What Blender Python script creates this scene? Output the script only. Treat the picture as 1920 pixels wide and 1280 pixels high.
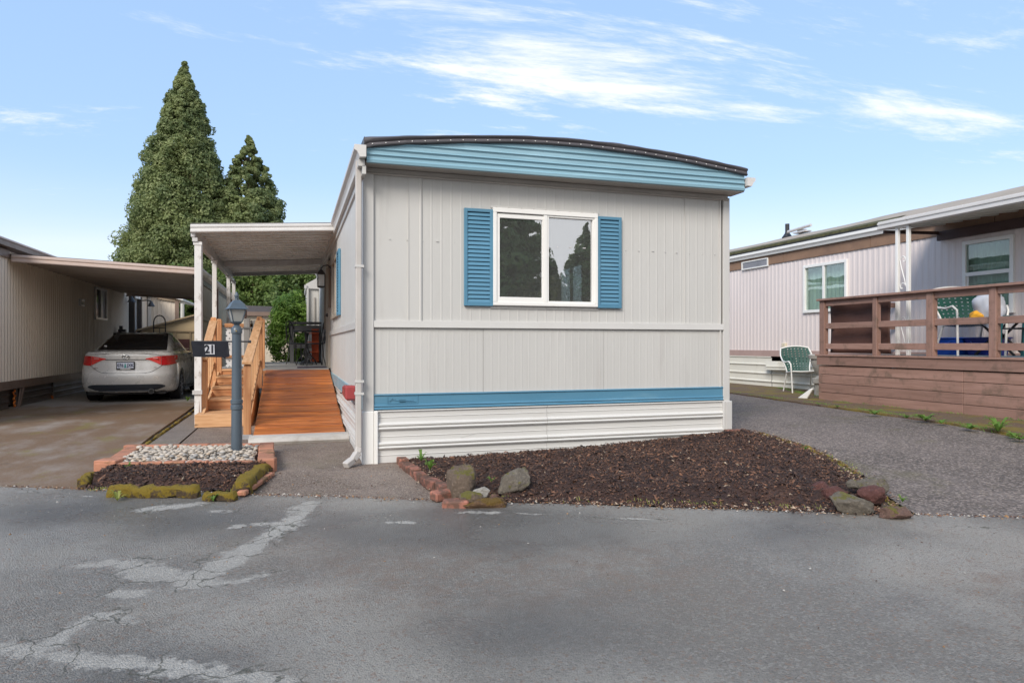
import bpy, bmesh, math, random
import numpy as np
from mathutils import Vector, Matrix, noise as mnoise

for o in list(bpy.data.objects): bpy.data.objects.remove(o)
SC = bpy.context.scene
rad = math.radians
YAW = math.atan(411/1280)          # the camera looks this far to the right of the homes' long axis
EYE = 1.23

# ------------------------------------------------------------------ camera, sky, sun, exposure
cam_d = bpy.data.cameras.new('camera'); cam = bpy.data.objects.new('camera', cam_d)
SC.collection.objects.link(cam)
cam.location = (0, 0, EYE); cam.rotation_euler = (rad(90), 0, -YAW)
cam_d.sensor_width = 36; cam_d.lens = 24; cam_d.shift_y = 6/1920
cam_d.clip_start = 0.05; cam_d.clip_end = 3000
SC.camera = cam
SC.view_settings.view_transform = 'Standard'; SC.view_settings.look = 'None'
SC.view_settings.gamma = 1; SC.view_settings.use_curve_mapping = False
SC.view_settings.exposure = 1.24

SUN_EL = 37; SUN_AZ = 222          # compass style: 0 = +Y, clockwise; behind and left of the camera
W = bpy.data.worlds.new("World"); SC.world = W; W.use_nodes = True
nt = W.node_tree; N = nt.nodes; L = nt.links; N.clear()
def wn(t, **k):
    n = N.new(t)
    for a, b in k.items(): setattr(n, a, b)
    return n
def wmath(op, a, b=None, c=None, clamp=False):
    n = N.new('ShaderNodeMath'); n.operation = op; n.use_clamp = clamp
    for i, x in enumerate((a, b, c)):
        if x is None: continue
        if isinstance(x, (int, float)): n.inputs[i].default_value = x
        else: L.new(x, n.inputs[i])
    return n.outputs[0]
sky = wn('ShaderNodeTexSky', sky_type='NISHITA'); sky.sun_disc = False
sky.sun_elevation = rad(SUN_EL); sky.sun_rotation = rad(SUN_AZ)
sky.air_density = 1.0; sky.dust_density = 0.6; sky.ozone_density = 1.2
tc = wn('ShaderNodeTexCoord'); sep = wn('ShaderNodeSeparateXYZ'); L.new(tc.outputs['Generated'], sep.inputs[0])
zc = wmath('MAXIMUM', sep.outputs[2], 0.0)
den = wmath('ADD', zc, 0.10)
px = wmath('DIVIDE', sep.outputs[0], den); py = wmath('DIVIDE', sep.outputs[1], den)
cmb = wn('ShaderNodeCombineXYZ'); L.new(px, cmb.inputs[0]); L.new(py, cmb.inputs[1])
mp = wn('ShaderNodeMapping'); L.new(cmb.outputs[0], mp.inputs[0])
mp.inputs['Rotation'].default_value = (0, 0, rad(-14)); mp.inputs['Scale'].default_value = (0.55, 1.7, 1)
mp.inputs['Location'].default_value = (0.60, 1.44, 0)
n1 = wn('ShaderNodeTexNoise'); L.new(mp.outputs[0], n1.inputs['Vector'])
n1.inputs['Scale'].default_value = 0.75; n1.inputs['Detail'].default_value = 11; n1.inputs['Roughness'].default_value = 0.69
n1.inputs['Distortion'].default_value = 0.55
# the window reflection shows a white sky behind the camera: cover grows that way
back = wmath('MULTIPLY_ADD', sep.outputs[1], -0.30, 0.0)
back = wmath('MAXIMUM', back, 0.0)
cov = wmath('ADD', n1.outputs['Fac'], back)
mr = wn('ShaderNodeMapRange'); mr.interpolation_type = 'SMOOTHSTEP'
L.new(cov, mr.inputs[0]); mr.inputs[1].default_value = 0.545; mr.inputs[2].default_value = 0.69
mr.inputs[3].default_value = 0; mr.inputs[4].default_value = 1
# pale bank low over the horizon
hz = wn('ShaderNodeMapRange'); hz.interpolation_type = 'SMOOTHSTEP'; L.new(sep.outputs[2], hz.inputs[0])
hz.inputs[1].default_value = 0.24; hz.inputs[2].default_value = 0.02; hz.inputs[3].default_value = 0.0; hz.inputs[4].default_value = 0.85
n2 = wn('ShaderNodeTexNoise'); L.new(mp.outputs[0], n2.inputs['Vector']); n2.inputs['Scale'].default_value = 0.5; n2.inputs['Detail'].default_value = 5
hz2 = wmath('MULTIPLY', hz.outputs[0], wmath('MULTIPLY_ADD', n2.outputs['Fac'], 1.2, 0.25, True))
cl = wmath('MAXIMUM', mr.outputs[0], hz2)
tint = wn('ShaderNodeMix', data_type='RGBA'); tint.blend_type = 'MULTIPLY'; tint.inputs[0].default_value = 1
L.new(sky.outputs[0], tint.inputs[6]); tint.inputs[7].default_value = (1.20, 1.05, 1.02, 1)
pale = wn('ShaderNodeMix', data_type='RGBA'); pale.inputs[0].default_value = 0.75
L.new(tint.outputs[2], pale.inputs[6]); pale.inputs[7].default_value = (1.45, 2.28, 3.5, 1)
mx = wn('ShaderNodeMix', data_type='RGBA'); L.new(cl, mx.inputs[0])
L.new(pale.outputs[2], mx.inputs[6]); mx.inputs[7].default_value = (4.0, 4.05, 4.2, 1)
bg = wn('ShaderNodeBackground'); L.new(mx.outputs[2], bg.inputs[0]); bg.inputs[1].default_value = 0.12
out = wn('ShaderNodeOutputWorld'); L.new(bg.outputs[0], out.inputs[0])

sd = bpy.data.lights.new('sun', 'SUN'); sd.energy = 1.5; sd.angle = rad(26); sd.color = (1, 0.935, 0.85)
so = bpy.data.objects.new('sun', sd); SC.collection.objects.link(so)
sv = Vector((math.sin(rad(SUN_AZ))*math.cos(rad(SUN_EL)), math.cos(rad(SUN_AZ))*math.cos(rad(SUN_EL)), math.sin(rad(SUN_EL))))
so.rotation_euler = sv.to_track_quat('Z', 'Y').to_euler(); so.location = (0, 0, 30)

# ------------------------------------------------------------------ helpers
RN = random.Random(11)
COL = SC.collection
SB, CB = math.sin(YAW), math.cos(YAW)
def ray(u):
    a = (u-960)/1280; return (a*CB+SB, -a*SB+CB)
def X_at(u, Y): d = ray(u); return d[0]/d[1]*Y
def Y_at(u, X): d = ray(u); return d[1]/d[0]*X
def Z_on_Y(u, v, Y): d = ray(u); return EYE+(646-v)/1280*Y/d[1]
def sstep(t): t = min(1, max(0, t)); return t*t*(3-2*t)
def g(x, y):                      # lie of the land: flat road, rising gently beyond its edge
    e = (y+.474*x-5.72)/1.107
    return .04*sstep(e/1.0)+.21*sstep(e/4)*sstep((x-1)/6)
def interp(tab, x):
    if x <= tab[0][0]: return tab[0][1]
    for (a, b), (c, d) in zip(tab, tab[1:]):
        if x <= c: return b+(d-b)*(x-a)/(c-a)
    return tab[-1][1]

WL = {}
def thing(name, label, cat, loc=(0, 0, 0), group=None, kind=None):
    o = bpy.data.objects.new(name, None); COL.objects.link(o); o.location = loc
    o.empty_display_size = 0.1
    WL[o] = Vector(loc); o['label'] = label
    if cat: o['category'] = cat
    if group: o['group'] = group
    if kind: o['kind'] = kind
    return o
def tag(o, label, cat=None, group=None, kind=None):
    o['label'] = label
    if cat: o['category'] = cat
    if group: o['group'] = group
    if kind: o['kind'] = kind
    return o
def struct_(o, label=None):
    o['kind'] = 'structure'
    if label: o['label'] = label
    return o
def link_mesh(name, me, loc, par):
    o = bpy.data.objects.new(name, me); COL.objects.link(o); o.location = loc
    WL[o] = Vector(loc)
    if par is not None:
        o.parent = par; o.matrix_parent_inverse = Matrix.Translation(-WL[par]) if par.parent is None else (Matrix.Translation(-WL[par]))
    return o
class MB:
    def __init__(s): s.v = []; s.f = []
    def add(s, vs, fs):
        n = len(s.v); s.v += [tuple(p) for p in vs]; s.f += [tuple(i+n for i in q) for q in fs]; return s
    def box(s, x0, x1, y0, y1, z0, z1):
        if x0 > x1: x0, x1 = x1, x0
        if y0 > y1: y0, y1 = y1, y0
        if z0 > z1: z0, z1 = z1, z0
        return s.add([(x0,y0,z0),(x1,y0,z0),(x1,y1,z0),(x0,y1,z0),(x0,y0,z1),(x1,y0,z1),(x1,y1,z1),(x0,y1,z1)],
            [(3,2,1,0),(4,5,6,7),(0,1,5,4),(1,2,6,5),(2,3,7,6),(3,0,4,7)])
    def beam(s, p, q, w, h, up=(0, 0, 1)):
        p, q = Vector(p), Vector(q); d = (q-p).normalized(); up = Vector(up)
        a = d.cross(up)
        if a.length < 1e-4: a = d.cross(Vector((0, 1, 0)))
        a.normalize(); b = a.cross(d).normalized(); a = a*w/2; b = b*h/2
        return s.add([p-a-b, p+a-b, p+a+b, p-a+b, q-a-b, q+a-b, q+a+b, q-a+b],
            [(0,1,2,3),(7,6,5,4),(4,5,1,0),(5,6,2,1),(6,7,3,2),(7,4,0,3)])
    def tube(s, pts, r, n=8, closed=False, cap=True):
        pts = [Vector(p) for p in pts]; m = len(pts); rings = []
        ref = Vector((0, 0, 1)); prev = None
        for i, p in enumerate(pts):
            a = pts[(i-1) % m] if (closed or i > 0) else pts[0]
            b = pts[(i+1) % m] if (closed or i < m-1) else pts[-1]
            d = (b-a).normalized()
            if prev is None:
                u = d.cross(ref)
                if u.length < .05: u = d.cross(Vector((0, 1, 0)))
            else: u = prev-d*prev.dot(d)
            u.normalize(); prev = u; w = d.cross(u)
            rr = r[i] if isinstance(r, (list, tuple)) else r
            rings.append([p+(u*math.cos(2*math.pi*k/n)+w*math.sin(2*math.pi*k/n))*rr for k in range(n)])
        vs = [q for rg in rings for q in rg]; fs = []
        for i in range(m if closed else m-1):
            j = (i+1) % m
            for k in range(n): fs.append((i*n+k, i*n+(k+1) % n, j*n+(k+1) % n, j*n+k))
        if cap and not closed: fs += [tuple(range(n))[::-1], tuple((m-1)*n+k for k in range(n))]
        return s.add(vs, fs)
    def lathe(s, c, prof, n=16, axis='z', a0=0):
        vs = []; fs = []
        for r, z in prof:
            for k in range(n):
                t = 2*math.pi*k/n+a0; q = (r*math.cos(t), r*math.sin(t), z)
                if axis == 'x': q = (z, r*math.cos(t), r*math.sin(t))
                if axis == 'y': q = (r*math.cos(t), z, r*math.sin(t))
                vs.append((c[0]+q[0], c[1]+q[1], c[2]+q[2]))
        m = len(prof)
        for i in range(m-1):
            for k in range(n): fs.append((i*n+k, i*n+(k+1) % n, (i+1)*n+(k+1) % n, (i+1)*n+k))
        fs += [tuple(range(n))[::-1], tuple((m-1)*n+k for k in range(n))]
        return s.add(vs, fs)
    def prism(s, pts, off):
        n = len(pts); off = Vector(off); P = [Vector(p) for p in pts]
        return s.add(P+[p+off for p in P], [tuple(range(n))[::-1], tuple(range(n, 2*n))]+[(i, (i+1) % n, n+(i+1) % n, n+i) for i in range(n)])
    def strip(s, rows):            # rows of equal length -> quads
        m = len(rows[0]); vs = [p for r in rows for p in r]
        fs = [(i*m+k, i*m+k+1, (i+1)*m+k+1, (i+1)*m+k) for i in range(len(rows)-1) for k in range(m-1)]
        return s.add(vs, fs)
    def sphere(s, c, r, n=8, m=6):
        if not isinstance(r, (tuple, list)): r = (r, r, r)
        vs = []
        for i in range(m+1):
            a = math.pi*i/m
            for k in range(n):
                t = 2*math.pi*k/n
                vs.append((c[0]+r[0]*math.sin(a)*math.cos(t), c[1]+r[1]*math.sin(a)*math.sin(t), c[2]+r[2]*math.cos(a)))
        return s.add(vs, [(i*n+k, (i+1)*n+k, (i+1)*n+(k+1) % n, i*n+(k+1) % n) for i in range(m) for k in range(n)])
    def mesh(s, name, center=None, normals=True):
        v = np.array(s.v, dtype=float)
        c = np.array(center) if center is not None else (v.min(0)+v.max(0))/2
        me = bpy.data.meshes.new(name); me.from_pydata((v-c).tolist(), [], s.f); me.validate()
        if normals:
            bm = bmesh.new(); bm.from_mesh(me); bmesh.ops.recalc_face_normals(bm, faces=bm.faces); bm.to_mesh(me); bm.free()
        return me, c
    def build(s, name, mat, par=None, bev=0, smooth=0, solid=0, recalc=True):
        me, c = s.mesh(name, normals=recalc)
        me.materials.append(mat)
        o = link_mesh(name, me, c, par)
        if smooth:
            me.polygons.foreach_set('use_smooth', [True]*len(me.polygons))
            if smooth > 1: me.set_sharp_from_angle(angle=rad(smooth))
        if solid:
            m = o.modifiers.new('solid', 'SOLIDIFY'); m.thickness = solid; m.offset = 0
        if bev:
            m = o.modifiers.new('bevel', 'BEVEL'); m.width = bev; m.segments = 1; m.limit_method = 'ANGLE'
        return o
def copy_tree(o, parent=None):
    c = o.copy(); COL.objects.link(c)
    if parent is not None: c.parent = parent; c.matrix_parent_inverse = o.matrix_parent_inverse.copy()
    WL[c] = WL[o].copy()
    for ch in [k for k in KIDS.get(o, [])]:
        d = copy_tree(ch, c); KIDS.setdefault(c, []).append(d)
    return c
KIDS = {}
def collect():
    KIDS.clear()
    for o in bpy.data.objects:
        if o.parent: KIDS.setdefault(o.parent, []).append(o)

# ------------------------------------------------------------------ materials
def newmat(name):
    m = bpy.data.materials.new(name); m.use_nodes = True; t = m.node_tree; t.nodes.clear()
    o = t.nodes.new('ShaderNodeOutputMaterial'); b = t.nodes.new('ShaderNodeBsdfPrincipled')
    t.links.new(b.outputs[0], o.inputs[0]); return m, t, b, o
def nd(t, typ, **k):
    n = t.nodes.new(typ)
    for a, b in k.items(): setattr(n, a, b)
    return n
def setin(t, n, i, x):
    if isinstance(x, (int, float, tuple, list)): n.inputs[i].default_value = x
    else: t.links.new(x, n.inputs[i])
def mth(t, op, a, b=0, c=0, clamp=False):
    n = nd(t, 'ShaderNodeMath', operation=op); n.use_clamp = clamp
    for i, x in enumerate((a, b, c)): setin(t, n, i, x)
    return n.outputs[0]
def mixc(t, f, a, b, mode='MIX'):
    n = nd(t, 'ShaderNodeMix', data_type='RGBA'); n.blend_type = mode
    setin(t, n, 0, f)
    for i, x in ((6, a), (7, b)):
        if isinstance(x, (tuple, list)) and len(x) == 3: x = tuple(x)+(1,)
        setin(t, n, i, x)
    return n.outputs[2]
def rng(t, x, a, b, c=0, d=1, smooth=True):
    n = nd(t, 'ShaderNodeMapRange')
    if smooth: n.interpolation_type = 'SMOOTHSTEP'
    for i, q in enumerate((x, a, b, c, d)): setin(t, n, i, q)
    return n.outputs[0]
def pos(t, stretch=(1, 1, 1), rand=False):
    ge = nd(t, 'ShaderNodeNewGeometry'); v = ge.outputs['Position']
    if rand:
        oi = nd(t, 'ShaderNodeObjectInfo'); s = nd(t, 'ShaderNodeVectorMath', operation='ADD')
        m = nd(t, 'ShaderNodeMath', operation='MULTIPLY'); t.links.new(oi.outputs['Random'], m.inputs[0]); m.inputs[1].default_value = 91
        t.links.new(v, s.inputs[0]); t.links.new(m.outputs[0], s.inputs[1]); v = s.outputs[0]
    mp = nd(t, 'ShaderNodeMapping'); mp.inputs['Scale'].default_value = stretch; t.links.new(v, mp.inputs[0])
    return mp.outputs[0]
def noi(t, v, scale, detail=4, rough=.55, dist=0):
    n = nd(t, 'ShaderNodeTexNoise'); t.links.new(v, n.inputs['Vector'])
    n.inputs['Scale'].default_value = scale; n.inputs['Detail'].default_value = detail
    n.inputs['Roughness'].default_value = rough; n.inputs['Distortion'].default_value = dist
    return n.outputs['Fac']
def vor(t, v, scale, out='Color', feature='F1', rnd=1):
    n = nd(t, 'ShaderNodeTexVoronoi', feature=feature); t.links.new(v, n.inputs['Vector'])
    n.inputs['Scale'].default_value = scale; n.inputs['Randomness'].default_value = rnd
    return n.outputs[out]
def bump(t, b, h, strength=.3, dist=.01):
    n = nd(t, 'ShaderNodeBump'); t.links.new(h, n.inputs['Height']); n.inputs['Strength'].default_value = strength
    n.inputs['Distance'].default_value = dist; t.links.new(n.outputs[0], b.inputs['Normal'])
MATS = {}
def M(name, col, rough=.6, var=.12, scale=3, stretch=(1, 1, 1), c2=None, c2lo=.55, c2hi=.7, c2amt=.6, c2scale=2, c2stretch=None,
      bmp=.1, bscale=60, bdist=.003, metal=0, rnd=0, rand=False, spec=.5, coat=0):
    if name in MATS: return MATS[name]
    m, t, b, o = newmat(name)
    p = pos(t, stretch, rand)
    f = rng(t, noi(t, p, scale, 6), .25, .75, 1-var, 1+var, False)
    c = mixc(t, 1, tuple(col), (1, 1, 1), 'MULTIPLY')
    vm = nd(t, 'ShaderNodeVectorMath', operation='SCALE'); t.links.new(c, vm.inputs[0]); t.links.new(f, vm.inputs['Scale']); c = vm.outputs[0]
    if c2 is not None:
        p2 = pos(t, c2stretch or stretch, rand)
        k = rng(t, noi(t, p2, c2scale, 7, .65), c2lo, c2hi, 0, c2amt)
        c = mixc(t, k, c, tuple(c2))
    if rnd:
        oi = nd(t, 'ShaderNodeObjectInfo'); r = mth(t, 'MULTIPLY_ADD', oi.outputs['Random'], 2*rnd, 1-rnd)
        vm = nd(t, 'ShaderNodeVectorMath', operation='SCALE'); t.links.new(c, vm.inputs[0]); t.links.new(r, vm.inputs['Scale']); c = vm.outputs[0]
    t.links.new(c, b.inputs['Base Color'])
    rr = rng(t, noi(t, p, scale*1.7, 4), .3, .7, max(.03, rough-.08), min(1, rough+.08), False); t.links.new(rr, b.inputs['Roughness'])
    b.inputs['Metallic'].default_value = metal; b.inputs['Specular IOR Level'].default_value = spec
    if coat: b.inputs['Coat Weight'].default_value = coat; b.inputs['Coat Roughness'].default_value = .05
    if bmp: bump(t, b, noi(t, p, bscale, 5), bmp, bdist)
    MATS[name] = m; return m
def wood(name, c1, c2, axis, rough=.6, rnd=.12, dirt=None, knots=True):
    st = [26, 26, 26]; st['xyz'.index(axis)] = 1.6
    m, t, b, o = newmat(name); p = pos(t, tuple(st), True)
    n = noi(t, p, 1.0, 6, .6, .5); c = mixc(t, rng(t, n, .3, .7), tuple(c1), tuple(c2))
    oi = nd(t, 'ShaderNodeObjectInfo'); r = mth(t, 'MULTIPLY_ADD', oi.outputs['Random'], 2*rnd, 1-rnd)
    if knots:
        ks = [6, 6, 6]; ks['xyz'.index(axis)] = 2.2
        v = vor(t, pos(t, tuple(ks), True), 1.0, 'Distance'); k = rng(t, v, .06, .14, .75, 0)
        c = mixc(t, k, c, tuple(x*.35 for x in c2))
    if dirt:
        k = rng(t, noi(t, pos(t, (1, 1, 1), True), 3.5, 7, .7), .5, .68, 0, .7); c = mixc(t, k, c, tuple(dirt))
    vm = nd(t, 'ShaderNodeVectorMath', operation='SCALE'); t.links.new(c, vm.inputs[0]); t.links.new(r, vm.inputs['Scale'])
    t.links.new(vm.outputs[0], b.inputs['Base Color']); b.inputs['Roughness'].default_value = rough
    bump(t, b, n, .35, .003); MATS[name] = m; return m
def glassmat(name, refl=.3, tint=(.75, .8, .8), rough=.0, wav=.0, fr=.6, milk=0):
    m, t, b, o = newmat(name); t.nodes.remove(b)
    a = nd(t, 'ShaderNodeBsdfTransparent'); a.inputs[0].default_value = tuple(tint)+(1,)
    gl = nd(t, 'ShaderNodeBsdfGlossy'); gl.inputs['Roughness'].default_value = rough; gl.inputs[0].default_value = (1, 1, 1, 1)
    if wav:
        bn = nd(t, 'ShaderNodeBump'); t.links.new(noi(t, pos(t), 1.6, 2), bn.inputs['Height']); bn.inputs['Strength'].default_value = wav; bn.inputs['Distance'].default_value = .02
        t.links.new(bn.outputs[0], gl.inputs['Normal'])
    lw = nd(t, 'ShaderNodeLayerWeight'); lw.inputs[0].default_value = .35
    f = mth(t, 'MULTIPLY_ADD', lw.outputs['Fresnel'], fr, refl, True)
    mxs = nd(t, 'ShaderNodeMixShader'); t.links.new(f, mxs.inputs[0]); t.links.new(a.outputs[0], mxs.inputs[1]); t.links.new(gl.outputs[0], mxs.inputs[2])
    last = mxs
    if milk:
        tl = nd(t, 'ShaderNodeBsdfTranslucent'); tl.inputs[0].default_value = (.8, .8, .77, 1); df = nd(t, 'ShaderNodeBsdfDiffuse'); df.inputs[0].default_value = (.75, .75, .72, 1)
        a1 = nd(t, 'ShaderNodeMixShader'); a1.inputs[0].default_value = .5; t.links.new(tl.outputs[0], a1.inputs[1]); t.links.new(df.outputs[0], a1.inputs[2])
        last = nd(t, 'ShaderNodeMixShader'); last.inputs[0].default_value = milk; t.links.new(mxs.outputs[0], last.inputs[1]); t.links.new(a1.outputs[0], last.inputs[2])
    t.links.new(last.outputs[0], o.inputs[0]); MATS[name] = m; return m
def leafmat(name, c1, c2, c3, scale=.5, fine=9):
    m, t, b, o = newmat(name); p = pos(t, (1, 1, 1), False)
    oi = nd(t, 'ShaderNodeObjectInfo')
    c = mixc(t, rng(t, noi(t, p, scale, 3), .35, .65), tuple(c1), tuple(c2))
    c = mixc(t, rng(t, noi(t, p, fine, 2), .5, .75, 0, .8), c, tuple(c3))
    t.links.new(c, b.inputs['Base Color']); b.inputs['Roughness'].default_value = .55; b.inputs['Specular IOR Level'].default_value = .35
    tr = nd(t, 'ShaderNodeBsdfTranslucent'); t.links.new(c, tr.inputs[0])
    mxs = nd(t, 'ShaderNodeMixShader'); mxs.inputs[0].default_value = .48
    t.links.new(b.outputs[0], mxs.inputs[1]); t.links.new(tr.outputs[0], mxs.inputs[2]); t.links.new(mxs.outputs[0], o.inputs[0])
    MATS[name] = m; return m

siding = M('siding_paint', (.52, .512, .49), .45, .05, 1.2, (1, 1, .35), c2=(.40, .38, .36), c2lo=.52, c2hi=.75, c2amt=.35, c2scale=1.6, c2stretch=(5, 5, .5), bmp=.35, bscale=4.5, bdist=.006)
siding_trim = M('trim_paint', (.535, .525, .505), .45, .05, 2, (1, 1, .3), c2=(.42, .38, .33), c2lo=.6, c2hi=.8, c2amt=.4, c2scale=3)
skirt_m = M('skirting_vinyl', (.60, .592, .57), .4, .05, 1.0, (.4, .4, 1), c2=(.42, .37, .31), c2lo=.58, c2hi=.8, c2amt=.4, c2scale=2.2, bmp=.12, bscale=9, bdist=.004)
soffit_m = M('soffit_paint', (.36, .33, .30), .5, .1, 2)
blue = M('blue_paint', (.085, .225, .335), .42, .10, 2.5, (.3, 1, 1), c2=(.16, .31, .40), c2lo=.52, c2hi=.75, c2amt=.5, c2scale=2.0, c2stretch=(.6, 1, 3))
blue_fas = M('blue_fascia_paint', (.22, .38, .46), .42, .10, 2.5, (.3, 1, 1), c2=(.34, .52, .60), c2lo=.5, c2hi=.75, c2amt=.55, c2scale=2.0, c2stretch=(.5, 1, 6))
membrane = M('roof_membrane', (.085, .078, .085), .45, .2, 3, bmp=.25, bscale=6, bdist=.01)
blackbar = M('black_metal', (.022, .022, .025), .45, .15, 6)
white = M('white_vinyl', (.78, .77, .74), .35, .04, 2)
alum = M('aged_aluminium', (.58, .56, .55), .38, .10, 6, (1, 1, .5), c2=(.34, .31, .28), c2lo=.52, c2hi=.7, c2amt=.55, c2scale=9, metal=.25)
alum_ceiling = M('ceiling_aluminium', (.66, .62, .57), .28, .08, 2, c2=(.46, .40, .34), c2lo=.5, c2hi=.7, c2amt=.6, c2scale=1.2, metal=.25)
gutter_m = M('gutter_enamel', (.60, .58, .56), .38, .06, 3, c2=(.33, .28, .23), c2lo=.6, c2hi=.78, c2amt=.5, c2scale=6)
interior = M('interior_wall', (.32, .29, .25), .8, .1, 1)
int_floor = M('interior_floor', (.14, .10, .07), .5, .2, 3)
glass = glassmat('window_glass', .44, (.6, .64, .66), 0, .12, milk=.09)
glass_c = glassmat('pale_window_glass', .06, (.85, .92, .90), 0, .1, .28)
lamp_glass = glassmat('frosted_lamp_glass', .12, (.85, .85, .83), .35, milk=.55)
orange = {a: wood('cedar_stained_'+a, (.58, .30, .14), (.38, .16, .065), a, .5, .14) for a in 'xyz'}
cedar = {a: wood('cedar_new_'+a, (.68, .41, .22), (.50, .26, .115), a, .6, .12) for a in 'xyz'}
ramp_m = wood('cedar_ramp_boards', (.52, .175, .045), (.20, .05, .013), 'x', .40, .26)
brownp = {a: wood('brown_deck_paint_'+a, (.33, .195, .155), (.25, .145, .11), a, .6, .12, dirt=(.12, .085, .06), knots=False) for a in 'xyz'}
greyw = {a: wood('grey_deck_paint_'+a, (.36, .35, .33), (.27, .26, .25), a, .6, .08) for a in 'xyz'}
darkgrey = {a: wood('dark_grey_rail_'+a, (.17, .175, .175), (.12, .125, .13), a, .6, .08, knots=False) for a in 'xyz'}
# ================================================================== the lie of the land
def atz(u, v, z=0):
    d = ray(u); Z = (EYE-z)*1280/(v-646); return (d[0]*Z, d[1]*Z)
def atg(u, v, off=0):
    z = .05
    for _ in range(12):
        x, y = atz(u, v, z+off); z = g(x, y)
    return (x, y)
def sheet(name, poly, mat, off, step=.4, par=None, zf=None, skirt=0, jag=0):
    bm = bmesh.new()
    if jag:
        q = []
        for i, a in enumerate(poly):
            b = poly[(i+1) % len(poly)]; n = max(1, int(math.dist(a, b)/.12))
            for k in range(n):
                t = k/n; x = a[0]+(b[0]-a[0])*t; y = a[1]+(b[1]-a[1])*t
                j = mnoise.noise(Vector((x*3, y*3, 4)))*jag
                q.append((x+j, y+j))
        poly = q
    f = bm.faces.new([bm.verts.new((x, y, 0)) for x, y in poly])
    bmesh.ops.triangulate(bm, faces=[f])
    xs = [p[0] for p in poly]; ys = [p[1] for p in poly]
    for ax, lo, hi in ((0, min(xs), max(xs)), (1, min(ys), max(ys))):
        k = lo+step
        while k < hi:
            no = (1, 0, 0) if ax == 0 else (0, 1, 0); co = (k, 0, 0) if ax == 0 else (0, k, 0)
            bmesh.ops.bisect_plane(bm, geom=bm.verts[:]+bm.edges[:]+bm.faces[:], plane_co=co, plane_no=no)
            k += step
    for v in bm.verts: v.co.z = (zf or g)(v.co.x, v.co.y)+off
    if skirt:
        be = [e for e in bm.edges if len(e.link_faces) == 1]
        r = bmesh.ops.extrude_edge_only(bm, edges=be)
        for v in r['geom']:
            if isinstance(v, bmesh.types.BMVert): v.co.z -= skirt
    bmesh.ops.recalc_face_normals(bm, faces=bm.faces)
    me = bpy.data.meshes.new(name); bm.to_mesh(me); bm.free(); me.materials.append(mat)
    if me.polygons and sum(p.normal.z*p.area for p in me.polygons) < 0: me.flip_normals()
    o = link_mesh(name, me, (0, 0, 0), par); return o

def ground_material():
    m, t, b, o = newmat('packed_ground'); p = pos(t)
    c = mixc(t, noi(t, p, .8, 6), (.085, .068, .055), (.12, .10, .085))
    c = mixc(t, rng(t, noi(t, p, 90, 3), .4, .7), c, (.19, .165, .14))
    c = mixc(t, rng(t, noi(t, p, 1.3, 6, .7), .55, .7, 0, .6), c, (.09, .10, .03))
    t.links.new(c, b.inputs['Base Color']); b.inputs['Roughness'].default_value = .85
    bump(t, b, noi(t, p, 120, 4), .5, .01); return m
GROUND = ground_material()
def grid(name, xs, ys, fz, mat, attr=None):
    vs = [(x, y, fz(x, y)) for y in ys for x in xs]; n = len(xs)
    me = bpy.data.meshes.new(name)
    me.from_pydata(vs, [], [(j*n+i, j*n+i+1, (j+1)*n+i+1, (j+1)*n+i) for j in range(len(ys)-1) for i in range(n-1)])
    me.materials.append(mat); o = link_mesh(name, me, (0, 0, 0), None); return o
xs = [-900, -400, -150, -60, -30, -15]+[i*.8 for i in range(-14, 21)]+[20, 30, 60, 150, 400, 900]
ys = [-900, -400, -150, -60, -30, -12, -4]+[i*.8 for i in range(-3, 21)]+[18, 22, 30, 45, 80, 160, 400, 900]
struct_(grid('ground', xs, ys, lambda x, y: g(x, y)-.014, GROUND), 'packed brown ground under the lots')

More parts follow.
